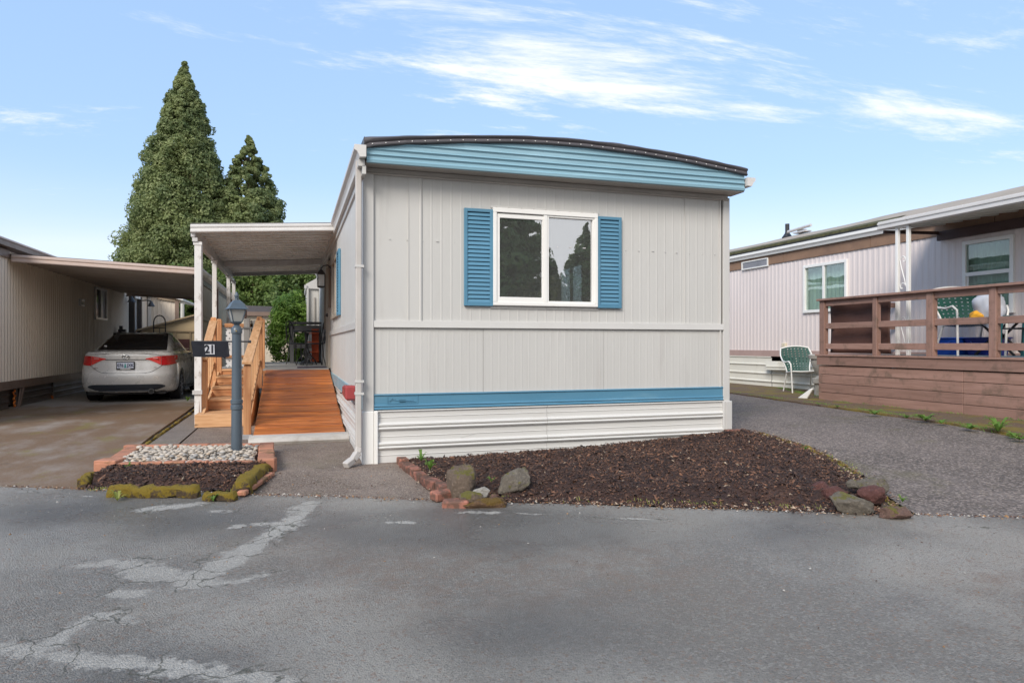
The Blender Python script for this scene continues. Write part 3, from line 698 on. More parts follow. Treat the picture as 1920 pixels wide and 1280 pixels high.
# side window
a, b, zb, zt = SW; tanp = M('tan_frame', (.34, .30, .25), .5, .08, 3)
w = MB().box(LX-.03, LX+.05, a-.02, b+.02, zt-.04, zt+.02).box(LX-.045, LX+.05, a-.02, b+.02, zb-.02, zb+.03).box(LX-.03, LX+.05, a-.02, a+.03, zb+.03, zt-.04).box(LX-.03, LX+.05, b-.03, b+.02, zb+.03, zt-.04).box(LX-.02, LX+.03, (a+b)/2-.02, (a+b)/2+.02, zb+.03, zt-.04).build('window_frame', tanp, home)
MB().box(LX-.004, LX, a+.03, (a+b)/2-.02, zb+.03, zt-.04).build('pane', glass, w); MB().box(LX+.006, LX+.01, (a+b)/2+.02, b-.03, zb+.03, zt-.04).build('pane', glass, w)
# right window (seen through the house)
a, b, zb, zt = RWN
w = MB().box(RX-.06, RX+.03, a, b, zt-.03, zt+.02).box(RX-.06, RX+.03, a, b, zb-.02, zb+.03).box(RX-.06, RX+.03, a-.02, a+.03, zb, zt).box(RX-.06, RX+.03, b-.03, b+.02, zb, zt).box(RX-.03, RX+.02, (a+b)/2-.02, (a+b)/2+.02, zb, zt).build('window_frame', blackbar, home)
MB().box(RX-.004, RX, a+.03, (a+b)/2-.02, zb+.03, zt-.03).build('pane', glass_c, w); MB().box(RX-.004, RX, (a+b)/2+.02, b-.03, zb+.03, zt-.03).build('pane', glass_c, w)
# side door with frame
brownf = M('brown_door_frame', (.17, .12, .085), .5, .1, 3)
dr = MB().box(LX+.01, LX+.05, 13.05, 13.92, .80, 2.72).build('door', siding_trim, home)
MB().box(LX-.045, LX+.0, 13.0, 13.06, .8, 2.78).box(LX-.045, LX, 13.90, 13.96, .8, 2.78).box(LX-.045, LX, 13.06, 13.90, 2.72, 2.78).build('door_frame', tanp, dr)
MB().sphere((LX-.05, 13.15, 1.78), (.035, .035, .035)).box(LX-.05, LX, 13.13, 13.17, 1.75, 1.81).build('handle', blackbar, dr)
MB().box(LX-.05, LX, 12.78, 12.92, 1.9, 2.66).build('sign_post_board', brownf, home)
shutter_b = MB().box(LX-.05, LX-.01, 14.3, 14.75, 1.55, 2.66).build('shutter', brownf, home)
# rear step-out
MB().box(.37, .66, 19.02, 21.6, .55, 2.72).build('rear_section', siding, home)
MB().prism([(.33, 18.96, 2.72), (.70, 18.96, 2.72), (.70, 18.96, 3.06), (.33, 18.96, 2.84)], (0, 2.6, 0)).build('rear_roof', siding_trim, home)
MB().box(.35, .40, 18.92, 19.0, .6, 2.74).box(.29, .35, 18.9, 19.0, 2.72, 2.81).build('rear_downspout', siding_trim, home)
MB().box(.54, .57, 18.98, 19.02, 1.75, 2.5).build('vent', soffit_m, home)

# red mailbox-like drum by the corner: red reel on the side wall
rdm = M('faded_red_plastic', (.32, .045, .045), .45, .1, 4)
t_ = thing('hose_cover', 'faded red plastic box mounted on the side wall behind the downspout', 'box', (.58, 7.8, .75))
MB().prism([(.655, 7.50, .79), (.655, 7.50, .63), (.655, 8.0, .65), (.655, 8.0, .77)], (-.12, 0, 0)).build('body', rdm, t_, bev=.02)
MB().tube([(.60, 8.05, .72), (.58, 8.2, .71), (.55, 8.35, .65), (.54, 8.4, .66)], .006, 5).build('cord', blackbar, t_)

# wall lantern
t_ = thing('wall_lantern', 'black carriage lantern on the side wall above the porch', 'wall lamp', (.5, 12.35, 2.2))
MB().box(.63, .66, 12.30, 12.40, 2.42, 2.60).tube([(.64, 12.35, 2.56), (.58, 12.35, 2.62), (.50, 12.35, 2.60), (.47, 12.35, 2.55)], .012, 6).build('bracket', blackbar, t_)
MB().lathe((.47, 12.35, 0), [(.012, 2.57), (.02, 2.54), (.085, 2.475), (.098, 2.455), (.09, 2.45)], 4, a0=math.pi/4).build('cap', blackbar, t_)
mb = MB(); 
for sx in (-1, 1):
    for sy in (-1, 1): mb.box(.47+sx*.058-.006, .47+sx*.058+.006, 12.35+sy*.058-.006, 12.35+sy*.058+.006, 2.25, 2.455)
mb.lathe((.47, 12.35, 0), [(.09, 2.25), (.09, 2.235), (.05, 2.22)], 4, a0=math.pi/4)
mb.build('cage', blackbar, t_)
MB().box(.418, .522, 12.298, 12.402, 2.252, 2.45).build('lamp_glass', lamp_glass, t_)
# ================================================================== porch canopy
pc = thing('porch_canopy', 'aluminium patio canopy on white posts over the entry porch', 'canopy', (-.4, 11, .05))
PY0, PY1 = 10.9, 17.6; CX0, CX1 = -1.42, .63
def cz(x): return 2.995+.062*(x-CX0)
def cfas(y, s, name, h=.135, mat=None):
    pr_ = [(0, 0), (.0, -.02), (.018, -.03), (.018, -.055), (.006, -.065), (.006, -.085), (.022, -.10), (.022, -.125), (0, -h), (-.05, -h), (-.05, -h+.01), (-.01, -h+.012), (-.01, -.008), (-.05, 0)]
    mb = MB(); vs = []
    for x in (CX0, CX1): vs += [(x, y-s*d, cz(x)+z) for d, z in pr_]
    n = len(pr_); mb.add(vs, [(i, (i+1) % n, n+(i+1) % n, n+i) for i in range(n)]+[tuple(range(n)), tuple(range(n, 2*n))[::-1]])
    return mb.build(name, mat or gutter_m, pc)
cfas(PY0, 1, 'front_gutter'); cfas(PY1, -1, 'rear_fascia')
me = None; y = PY0+.06
while y < PY1-.1:
    mb = MB(); w_ = .3
    prs = [(0, 0), (.006, -.035), (.03, -.035), (.036, -.006), (.10, -.006), (.104, -.012), (.115, -.012), (.119, -.006), (.19, -.006), (.194, -.012), (.205, -.012), (.209, -.006), (.298, -.006)]
    mb.strip([[(x, y+d, cz(x)-.045+z) for d, z in prs] for x in (CX0+.03, CX1-.0)])
    mb.build('ceiling_pan', alum_ceiling, pc); y += .3
mb = MB(); mb.add([(CX0, PY0, cz(CX0)-.012), (CX1, PY0, cz(CX1)-.012), (CX1, PY1, cz(CX1)-.012), (CX0, PY1, cz(CX0)-.012), (CX0, PY0, cz(CX0)-.003), (CX1, PY0, cz(CX1)-.003), (CX1, PY1, cz(CX1)-.003), (CX0, PY1, cz(CX0)-.003)], [(0,1,2,3),(4,5,6,7),(0,1,5,4),(1,2,6,5),(2,3,7,6),(3,0,4,7)])
mb.build('roof_sheet', alum, pc)
MB().box(CX0-.0, CX0+.06, PY0+.03, PY1-.03, 2.80, 2.975).build('side_beam', alum, pc, bev=.01)
MB().box(CX0+.02, CX0+.09, PY0+.03, PY1-.03, 2.74, 2.795).build('post_beam', alum, pc)
MB().prism([(CX0+.1, 15.0, 2.92), (CX1, 15.0, 3.045), (CX1, 15.0, 2.93), (CX0+.1, 15.0, 2.80)], (0, .06, 0)).build('cross_beam', alum, pc)
MB().prism([(CX1-.03, PY0+.03, 3.02), (CX1+.02, PY0+.03, 3.02), (CX1+.02, PY0+.03, 3.09), (CX1-.03, PY0+.03, 3.09)], (0, PY1-PY0-.06, 0)).build('wall_channel', alum, pc)
postm = M('flaking_post_paint', (.66, .64, .62), .5, .10, 3, (1, 1, .6), c2=(.30, .26, .22), c2lo=.54, c2hi=.66, c2amt=.75, c2scale=9, bmp=.3, bscale=25)
for y, w_ in ((PY0+.08, .095), (13.3, .075), (16.1, .075), (17.5, .075)):
    MB().box(-1.375, -1.375+w_, y-.02, y+.03, .78 if y > 12.8 else .04, 2.74).box(-1.39, -1.365+w_, y-.03, y+.04, 2.69, 2.74).build('post', postm, pc, bev=.004)
mb = MB(); mb.beam((-1.30, 11.06, 2.70), (-1.30, 11.06, 1.1), .05, .05, (0, 1, 0)).beam((-1.30, 11.06, 1.1), (-1.34, 10.95, .10), .05, .05, (0, 1, 0)).build('downspout', postm, pc, bev=.006)
MB().box(-1.40, -1.27, 10.935, 11.03, .50, .56).build('strap', alum, pc)
# canopy hanging junk: birdhouse like dark clump under the beam
# ================================================================== ramp, stairs, landing
ramp = thing('ramp', 'wet red-stained cedar ramp rising to the porch beside the home', 'ramp', (.1, 8.8, .05))
R0, R1, ZA, ZB = 8.85, 12.72, .135, .79
nb = 27; L_ = math.hypot(R1-R0, ZB-ZA); sl = (ZB-ZA)/(R1-R0)
for i in range(nb):
    ya = R0+(R1-R0)*i/nb+.006; yb = R0+(R1-R0)*(i+1)/nb-.006
    za = ZA+sl*(ya-R0); zb = ZA+sl*(yb-R0); e = RN.uniform(-.006, .004); xl = -.455+(0.0)*0; xr = .625+RN.uniform(-.006, .006)-.05*(1-(ya-R0)/(R1-R0))*0
    MB().add([(xl, ya, za+e), (xr, ya, za+e), (xr, yb, zb+e), (xl, yb, zb+e), (xl, ya, za+e-.035), (xr, ya, za+e-.035), (xr, yb, zb+e-.035), (xl, yb, zb+e-.035)],
        [(0,1,2,3),(7,6,5,4),(0,4,5,1),(1,5,6,2),(2,6,7,3),(3,7,4,0)]).build('board', ramp_m, ramp, bev=.004)
for x in (-.46, .14, .60): MB().add([(x, R0+.05, .05), (x+.04, R0+.05, .05), (x+.04, R0+.05, ZA-.03), (x, R0+.05, ZA-.03), (x, R1, .05), (x+.04, R1, .05), (x+.04, R1, ZB-.04), (x, R1, ZB-.04)], [(0,1,2,3),(7,6,5,4),(0,4,5,1),(1,5,6,2),(2,6,7,3),(3,7,4,0)]).build('joist', orange['y'], ramp)
lipm = M('whitewashed_concrete', (.47, .44, .40), .8, .12, 6, c2=(.34, .29, .24), c2lo=.5, c2hi=.7, c2amt=.6, c2scale=7, bmp=.5, bscale=30)
mb = MB(); rows = []
for i in range(13):
    x = -.50+1.16*i/12; j = .010*mnoise.noise(Vector((x*5, 0, 1)))
    rows.append([(x, 8.60+j-.0*x, .045), (x, 8.585+j, .075), (x, 8.62+j, .118+j*.5), (x, 8.72, .13), (x, 8.86, .132), (x, 8.86, .02)])
mb.strip(rows); mb.add(rows[0], [(0,1,2,3,4,5)]).add(rows[-1], [(5,4,3,2,1,0)]); mb.build('threshold', lipm, ramp, smooth=50)

st = thing('porch_stairs', 'new cedar steps with sloping handrails left of the ramp', 'stairs', (-.9, 10.6, .05))
RZ = [(10.62, .045, .235), (11.30, .235, .40), (11.85, .40, .55), (12.42, .55, .70), (12.98, .70, .80)]
for i, (y, z0, z1) in enumerate(RZ):
    x0, x1 = (-1.33, -.60) if i == 0 else (-1.24, -.60)
    MB().box(x0, x1, y, y+.035, z0+.004, z1-.035 if i else z1).build('riser', orange['x'] if i else cedar['x'], st, bev=.003)
    yn = RZ[i+1][0] if i < 4 else 13.3
    m = (y+yn)/2
    MB().box(x0+.01, x1, y-.02 if i else y+.036, m-.004, z1-.033, z1).build('tread', cedar['x'], st, bev=.004)
    MB().box(x0+.01, x1, m+.004, yn-.002, z1-.033, z1-.002).build('tread', cedar['x'], st, bev=.004)
for x in (-1.26, -.61): MB().prism([(x, 10.66, .05), (x, 13.2, .05), (x, 13.2, .76), (x, 12.98, .76), (x, 10.66, .20)], (.035, 0, 0)).build('stringer', cedar['y'], st)
def postw(x, y, z0, z1, w=.09, cap=True, mat=None, par=None):
    mb = MB().box(x-w/2, x+w/2, y-w/2, y+w/2, z0, z1-.02)
    if cap: mb.add([(x-w/2, y-w/2, z1-.02), (x+w/2, y-w/2, z1-.02), (x+w/2, y+w/2, z1-.02), (x-w/2, y+w/2, z1-.02), (x-w/2+.015, y-w/2+.015, z1), (x+w/2-.015, y-w/2+.015, z1), (x+w/2-.015, y+w/2-.015, z1), (x-w/2+.015, y+w/2-.015, z1)], [(4,5,6,7),(0,1,5,4),(1,2,6,5),(2,3,7,6),(3,0,4,7)])
    return mb.build('post', mat or orange['z'], par or st, bev=.003)
# right handrail (between steps and ramp)
postw(-.545, 9.22, .10, .98); MB().box(-.60, -.49, 9.17, 9.27, .03, .10).build('post_foot', M('galvanised_steel', (.5, .52, .54), .4, .1, 8, metal=.6), st, bev=.004)
postw(-.535, 12.25, .5, 1.70); postw(-.53, 13.25, .7, 1.70)
hr = MB().beam((-.545, 9.14, 1.0), (-.535, 12.22, 1.62), .12, .038).build('handrail', cedar['y'], st, bev=.004)
MB().beam((-.545, 9.24, .90), (-.535, 12.20, 1.50), .035, .085).build('lower_rail', cedar['y'], st, bev=.003)
MB().beam((-.54, 9.24, .32), (-.535, 12.20, .94), .035, .085).build('lower_rail', cedar['y'], st, bev=.003)
for i in range(1, 11):
    y = 9.22+i*.275; z = .93+(y-9.22)*.203; MB().box(-.565, -.53, y-.018, y+.018, z-.62, z-.03).build('baluster', cedar['z'], st)
# left handrail
postw(-1.26, 11.12, .05, 1.0); postw(-1.265, 12.45, .5, 1.69); postw(-1.235, 13.0, .5, 1.68)
MB().beam((-1.26, 11.03, 1.02), (-1.265, 12.42, 1.62), .12, .038).build('handrail', cedar['y'], st, bev=.004)
MB().beam((-1.26, 11.12, .90), (-1.265, 12.45, 1.50), .035, .085).build('lower_rail', cedar['y'], st, bev=.003)
MB().beam((-1.26, 11.12, .36), (-1.265, 12.45, .92), .035, .085).build('lower_rail', cedar['y'], st, bev=.003)
for i in range(1, 5):
    y = 11.12+i*.27; z = .93+(y-11.12)*.45; MB().box(-1.28, -1.245, y-.018, y+.018, z-.6, z-.03).build('baluster', cedar['z'], st)

dk = thing('porch_deck', 'grey painted board landing at the top of the ramp', 'deck', (-.3, 13, .05))
y = 12.74; i = 0
while y < 17.9:
    x0 = -.50 if y < 13.25 else -1.30
    MB().box(x0, .62, y, y+.135, .765, .80+RN.uniform(-.002, .002)).build('board', greyw['x'], dk, bev=.003); y += .141; i += 1
MB().box(-.50, .62, 12.70, 12.735, .55, .775).build('front_board', orange['x'], dk, bev=.003)
MB().box(-1.30, .62, 17.9, 17.94, .5, .80).build('rear_board', greyw['x'], dk)
# grey rail at the back right of the porch
rr = thing('rear_railing', 'dark grey wooden railing at the far end of the porch before the bush', 'railing', (.35, 16.9, .8))
for x in (-.02, .60): postw(x, 16.9, .80, 1.70, .09, False, darkgrey['z'], rr)
for z, h in ((1.74, .06), (1.62, .13), (1.20, .11)): MB().box(-.07, .65, 16.88, 16.93, z-h/2, z+h/2).build('rail', darkgrey['x'], rr, bev=.003)
MB().box(.27, .31, 16.87, 16.91, .8, 1.56).build('baluster', darkgrey['z'], rr)
# lattice gate
lg = thing('lattice_gate', 'white diamond lattice panel in a cedar frame with a grey end post', 'gate', (-1.05, 13.9, .8))
MB().box(-1.22, -.72, 13.86, 13.90, 1.56, 1.63).build('top_rail', orange['x'], lg, bev=.003); MB().box(-1.22, -.72, 13.86, 13.90, .98, 1.03).build('lower_rail', orange['x'], lg, bev=.003)
MB().box(-1.07, -1.01, 13.83, 13.86, .82, 1.60).build('stile', orange['z'], lg, bev=.003)
latm = M('white_lattice', (.62, .62, .62), .5, .1, 6)
gx0, gx1, gz0, gz1 = -1.19, -.86, .82, 1.56
for k in range(-8, 14):
    for s in (1, -1):
        # diagonal strip clipped to the panel
        c = gx0+k*.105; pts = []
        za, zb_ = gz0, gz1
        xa, xb = (c, c+(zb_-za)) if s == 1 else (c, c-(zb_-za))
        t0, t1 = 0, 1
        for lo, hi in ((gx0, gx1),):
            d = xb-xa
            ta, tb = (lo-xa)/d, (hi-xa)/d
            t0 = max(t0, min(ta, tb)); t1 = min(t1, max(ta, tb))
        if t1-t0 < .04: continue
        p = (xa+(xb-xa)*t0, 13.905+(.006 if s > 0 else -.0), za+(zb_-za)*t0); q = (xa+(xb-xa)*t1, 13.905+(.006 if s > 0 else 0), za+(zb_-za)*t1)
        MB().beam(p, q, .05, .006, (0, 1, 0)).build('lattice_strip', latm, lg)
MB().box(-.88, -.77, 13.80, 13.90, .80, 1.72).build('end_post', greyw['z'], lg, bev=.008); MB().box(-.765, -.68, 13.86, 13.96, .80, 1.69).build('end_post', greyw['z'], lg, bev=.008)
MB().box(-.88, -.68, 13.78, 13.80, 1.53, 1.56).build('hinge', darkgrey['x'], lg)
t_ = thing('doormat', 'dark purple doormat on the landing at the head of the ramp', 'doormat', (.3, 13.35, .8))
MB().box(.08, .60, 13.1, 13.62, .801, .815).build('mat', M('mat_fabric', (.055, .045, .07), .9, .2, 30), t_)
# bistro set
iron = blackbar
t_ = thing('bistro_table', 'black round wrought iron table on the porch', 'table', (.28, 15.3, .8))
MB().lathe((.28, 15.3, 0), [(.27, 1.50), (.285, 1.51), (.285, 1.525), (.27, 1.53)], 24).build('table_top', iron, t_)
MB().lathe((.28, 15.3, 0), [(.20, .82), (.10, .86), (.035, .92), (.025, 1.3), (.05, 1.49)], 12).build('pedestal', iron, t_)
for k in range(4):
    a = k*math.pi/2+.5; MB().tube([(.28+.03*math.cos(a), 15.3+.03*math.sin(a), 1.15), (.28+.1*math.cos(a), 15.3+.1*math.sin(a), 1.0), (.28+.2*math.cos(a), 15.3+.2*math.sin(a), .9), (.28+.24*math.cos(a), 15.3+.24*math.sin(a), .80)], .013, 6).build('leg', iron, t_)
def bistro_chair(x, y, rz, label):
    t = thing('bistro_chair', label, 'chair', (0, 0, 0), 'black wrought iron porch chairs')
    MB().lathe((0, 0, 0), [(.18, .44), (.195, .45), (.195, .46), (.18, .465)], 16).build('seat', iron, t)
    for sx in (-1, 1):
        for sy in (-1, 1): MB().tube([(sx*.14, sy*.14, .45), (sx*.15, sy*.15, .2), (sx*.19, sy*.19, 0)], .011, 6).build('leg', iron, t)
    arch = [(-.17, .17, .45), (-.18, .20, .7), (-.15, .22, .86), (-.08, .235, .94), (0, .24, .96), (.08, .235, .94), (.15, .22, .86), (.18, .20, .7), (.17, .17, .45)]
    mb = MB().tube(arch, .011, 6)
    for cx in (-.07, .07): mb.tube([(cx+.05*math.cos(a), .215, .74+.14*math.sin(a)) for a in [k*math.pi/7 for k in range(14)]], .007, 5, closed=True)
    mb.tube([(0, .18, .46), (0, .21, .7), (0, .235, .95)], .008, 5); mb.tube([(-.09, .18, .46), (-.03, .20, .6), (.03, .2, .6), (.09, .18, .46)], .008, 5)
    mb.build('backrest', iron, t); t.location = (x, y, .80); t.rotation_euler = (0, 0, rz); return t
bistro_chair(.42, 14.55, rad(-80), 'black wrought iron chair with looped back next to the home wall')
bistro_chair(.12, 15.95, rad(60), 'black wrought iron chair behind the round table')
redm = M('orange_red_plastic', (.50, .085, .02), .45, .1, 3)
t_ = thing('plant_shelf', 'orange red plant shelf behind the porch chairs', 'shelf', (.42, 16.55, .8))
for z in (.85, 1.05, 1.28, 1.48): MB().box(.28, .58, 16.45, 16.65, z, z+.02).build('shelf_board', redm, t_)
MB().box(.28, .31, 16.45, 16.65, .8, 1.5).build('side_panel', redm, t_); MB().box(.42, .58, 16.655, 16.67, .82, 1.6).build('back_panel', redm, t_)

# ================================================================== lamp post with house number
slate = M('slate_blue_enamel', (.075, .10, .125), .38, .18, 3, (1, 1, .6), c2=(.05, .075, .10), c2lo=.5, c2hi=.7, c2amt=.5, c2scale=6)
t_ = thing('lamp_post', 'slate blue lamp post with carriage lantern standing in white pebbles', 'lamp post', (-.555, 7.6, .1)); lx, ly = -.553, 7.60
MB().lathe((lx, ly, 0), [(.055, .10), (.052, .56), (.060, .565), (.060, .60), (.055, .605), (.055, .62), (.060, .625), (.060, .66), (.050, .665), (.046, 1.345), (.055, 1.348), (.055, 1.395), (.048, 1.405), (.028, 1.43), (.03, 1.445)], 24).build('pole', slate, t_, smooth=35)
lan = MB().lathe((lx, ly, 0), [(.028, 1.44), (.052, 1.446), (.062, 1.462), (.063, 1.466)], 4, a0=math.pi/4+.28).build('lantern_base', slate, t_)
HA = math.pi/4+.28
def ringp(r, z): return [(lx+r*math.cos(HA+k*math.pi/2), ly+r*math.sin(HA+k*math.pi/2), z) for k in range(4)]
b0, b1 = ringp(.062, 1.466), ringp(.104, 1.594)
mb = MB()
for k in range(4): mb.beam(b0[k], b1[k], .009, .009)
for rg in (b0, b1):
    for k in range(4): mb.beam(rg[k], rg[(k+1) % 4], .009, .008)
mb.build('lantern_frame', slate, t_)
for k in range(4):
    a_, b_, c_, d_ = [Vector(p) for p in (b0[k], b0[(k+1) % 4], b1[(k+1) % 4], b1[k])]; cc = Vector((lx, ly, 1.67))
    q = [p+(Vector((cc.x, cc.y, p.z))-p).normalized()*.003 for p in (a_, b_, c_, d_)]
    MB().prism(q, (Vector((cc.x, cc.y, 0))-Vector(((q[0].x+q[1].x)/2, (q[0].y+q[1].y)/2, 0))).normalized()*.003).build('pane', lamp_glass, t_)
MB().lathe((lx, ly, 0), [(.134, 1.592), (.137, 1.598), (.120, 1.608), (.098, 1.632), (.080, 1.658), (.045, 1.684), (.022, 1.694)], 4, a0=HA).build('lantern_roof', slate, t_)
MB().lathe((lx, ly, 0), [(.02, 1.69), (.016, 1.706), (.024, 1.71), (.016, 1.717), (.022, 1.73), (.024, 1.74), (.014, 1.757), (.008, 1.77), (.003, 1.778)], 10).build('finial', slate, t_, smooth=40)
MB().lathe((lx, ly, 0), [(.020, 1.466), (.022, 1.484), (.016, 1.49)], 10).build('bulb_socket', white, t_)
bm_ = M('bulb_glass', (.75, .75, .72), .2, .02, 3); MB().sphere((lx, ly, 1.522), (.02, .02, .034)).build('bulb', bm_, t_, smooth=80)
MB().lathe((lx-.0, ly-.053, 1.372), [(.008, 0), (.008, -.012)], 8, 'y').build('screw', M('brass', (.45, .33, .15), .35, .1, 9, metal=.7), t_)
MB().tube([(lx-.42, ly-.03, 1.262), (lx+.12, ly+.01, 1.262)], .009, 6).lathe((lx+.12, ly+.01, 1.262), [(.015, -.01), (.015, .02)], 8, 'x').build('sign_arm', blackbar, t_)
sg = thing('house_number_sign', 'black metal number plate reading 21 hanging from the lamp post arm', 'sign', (lx-.25, ly-.05, 1.17))
sx0 = lx-.50; tilt = .0
blk = M('black_sign_paint', (.012, .013, .02), .35, .2, 20, c2=(.09, .09, .10), c2lo=.66, c2hi=.74, c2amt=.5, c2scale=30)
PL = [(lx-.425, ly-.055, 1.262), (lx-.078, ly-.035, 1.262), (lx-.065, ly-.035, 1.105), (lx-.10, ly-.035, 1.098), (lx-.11, ly-.036, 1.083), (lx-.125, ly-.036, 1.10), (lx-.405, ly-.055, 1.108)]
MB().prism(PL, (0, .006, 0)).build('plate', blk, sg)
def text(name, s, size, mat, par, loc, rot, ext=.001, bold=0, sx=1, align='CENTER'):
    cu = bpy.data.curves.new(name, 'FONT'); cu.body = s; cu.size = size; cu.extrude = ext; cu.offset = bold; cu.align_x = align; cu.align_y = 'CENTER'; cu.resolution_u = 3
    tmp = bpy.data.objects.new('tmp', cu); COL.objects.link(tmp)
    dg = bpy.context.evaluated_depsgraph_get(); me = bpy.data.meshes.new_from_object(tmp.evaluated_get(dg))
    bpy.data.objects.remove(tmp); bpy.data.curves.remove(cu)
    me.transform(Matrix.Translation(loc) @ rot.to_4x4() @ Matrix.Diagonal((sx, 1, 1, 1)))
    v = np.array([q.co[:] for q in me.vertices]); c = (v.min(0)+v.max(0))/2
    me.transform(Matrix.Translation(-Vector(c))); me.materials.clear(); me.materials.append(mat)
    return link_mesh(name, me, c, par)
upr = Matrix.Rotation(rad(3.3), 3, 'Z') @ Matrix.Rotation(rad(90), 3, 'X')
tl = MB().prism([(lx-.300, ly-.052, 1.232), (lx-.208, ly-.047, 1.232), (lx-.205, ly-.047, 1.132), (lx-.292, ly-.052, 1.132)], (0, .003, 0)).build('number_tile', M('number_tile_grey', (.52, .52, .55), .4, .05, 5), sg)
text('number', '21', .115, blk, tl, (lx-.252, ly-.053, 1.181), upr, .001, .0035, .82)

# ================================================================== planter beside the lamp
brickm = M('weathered_brick', (.27, .11, .075), .85, .2, 9, c2=(.09, .05, .035), c2lo=.42, c2hi=.56, c2amt=.9, c2scale=11, rnd=.25, rand=True, bmp=.6, bscale=40, bdist=.006)
paverm = M('salmon_paver', (.40, .175, .105), .8, .12, 8, c2=(.13, .085, .035), c2lo=.50, c2hi=.66, c2amt=.85, c2scale=6, rnd=.12, rand=True, bmp=.5, bscale=50, bdist=.004)
mossm = M('moss', (.24, .165, .012), .95, .4, 14, c2=(.075, .045, .02), c2lo=.46, c2hi=.60, c2amt=.95, c2scale=9, bmp=1, bscale=60, bdist=.02)
def slab_between(name, mat, par, a, b, w, z0, h, side=1, gap=.006, bev=.008, jit=.004):
    a, b = Vector((a[0], a[1], 0)), Vector((b[0], b[1], 0)); d = (b-a).normalized(); n_ = Vector((-d.y, d.x, 0))*w*side
    a, b = a+d*gap, b-d*gap; j = lambda: Vector((RN.uniform(-jit, jit), RN.uniform(-jit, jit), 0))
    P = [a+j(), b+j(), b+n_+j(), a+n_+j()]; zz = z0+h+RN.uniform(-jit, jit)
    vs = [(p.x, p.y, z0) for p in P]+[(p.x, p.y, zz) for p in P]
    return MB().add(vs, [(3,2,1,0),(4,5,6,7),(0,1,5,4),(1,2,6,5),(2,3,7,6),(3,0,4,7)]).build(name, mat, par, bev=bev)
pb = thing('pebble_bed', 'square bed of pale river pebbles edged with salmon pavers around the lamp post', 'planter', (-.95, 7.5, .04))
A, B, C_, D_ = (-1.72, 7.05), (-.16, 6.72), (-.20, 8.0), (-1.72, 8.35)
def edge_bricks(par, a, b, n, w, h, side, mat=None, z=.03, name='paver'):
    for i in range(n):
        p = (a[0]+(b[0]-a[0])*i/n, a[1]+(b[1]-a[1])*i/n); q = (a[0]+(b[0]-a[0])*(i+1)/n, a[1]+(b[1]-a[1])*(i+1)/n)
        slab_between(name, mat or paverm, par, p, q, w, z, h+RN.uniform(-.004, .004), side)
edge_bricks(pb, A, (-.36, 6.76), 7, .085, .125, 1); edge_bricks(pb, (-.325, 6.765), B, 1, .10, .14, 1)
edge_bricks(pb, B, C_, 5, .15, .13, 1); edge_bricks(pb, C_, D_, 7, .09, .115, 1); edge_bricks(pb, (-1.70, 8.3), (-1.70, 7.35), 3, .16, .11, 1)
slab_between('paver', paverm, pb, (-1.73, 7.06), (-1.53, 7.0), .2, .03, .15, 1)
sheet('pebble_base', [(-1.6, 7.1), (-.35, 6.88), (-.38, 7.9), (-1.6, 8.2)], M('grit', (.16, .14, .12), .9, .3, 40), .075, .3, pb)
pebm = [M('pebble_stone_%s' % k, c, .55, .12, 14, rnd=.22, rand=True, bmp=.1, bscale=60) for k, c in (('pale', (.47, .41, .34)), ('warm', (.41, .32, .235)), ('grey', (.33, .31, .285)))]
pm = []
for k in range(9):
    bm = bmesh.new(); bmesh.ops.create_icosphere(bm, subdivisions=2, radius=1)
    sx, sy, sz = RN.uniform(.8, 1.3), RN.uniform(.7, .95), RN.uniform(.42, .7)
    for v in bm.verts:
        f = 1+.16*mnoise.noise(v.co*1.1+Vector((k*7, 0, 0))); v.co = Vector((v.co.x*sx*f, v.co.y*sy*f, v.co.z*sz*f))
    me = bpy.data.meshes.new('pebble'); bm.to_mesh(me); bm.free(); me.materials.append(pebm[k % 3]); me.polygons.foreach_set('use_smooth', [True]*len(me.polygons)); pm.append(me)
pts_ = []; tries = 0
while len(pts_) < 760 and tries < 60000:
    tries += 1; x = RN.uniform(-1.56, -.36); yl = 7.0-.22*(x+1.5)-.02; yh = 8.25-.24*(x+1.6); y = RN.uniform(yl+.06, yh-.06)
    r = RN.uniform(.015, .031); lay = 0 if len(pts_) < 450 else 1
    if all((x-a)**2+(y-b)**2 > ((r+c)*.80)**2 or l != lay for a, b, c, l in pts_) and (x-lx)**2+(y-ly)**2 > .0045: pts_.append((x, y, r, lay))
pts_.sort(key=lambda q: q[1]); far = MB()
def heap(x, y): return .022*math.exp(-((x+.85)**2/.12+(y-7.5)**2/.10))
for i, (x, y, r, lay) in enumerate(pts_):
    z = .105+heap(x, y)*1.5+lay*.028+r*.35
    if i < 290:
        o = bpy.data.objects.new('pebble', RN.choice(pm)); COL.objects.link(o); o.location = (x, y, z); WL[o] = o.location.copy()
        o.parent = pb; o.matrix_parent_inverse = Matrix.Translation(-WL[pb]); o.scale = (r, r, r); o.rotation_euler = (RN.uniform(-.3, .3), RN.uniform(-.3, .3), RN.uniform(0, 6.3))
    else:
        me = RN.choice(pm); c, s = math.cos(i), math.sin(i)
        far.add([(x+r*(v.co.x*c-v.co.y*s), y+r*(v.co.x*s+v.co.y*c), z+r*v.co.z) for v in me.vertices], [tuple(p.vertices) for p in me.polygons])
fo = far.build('far_pebbles', pebm[0], pb, smooth=1); fo['kind'] = 'stuff'

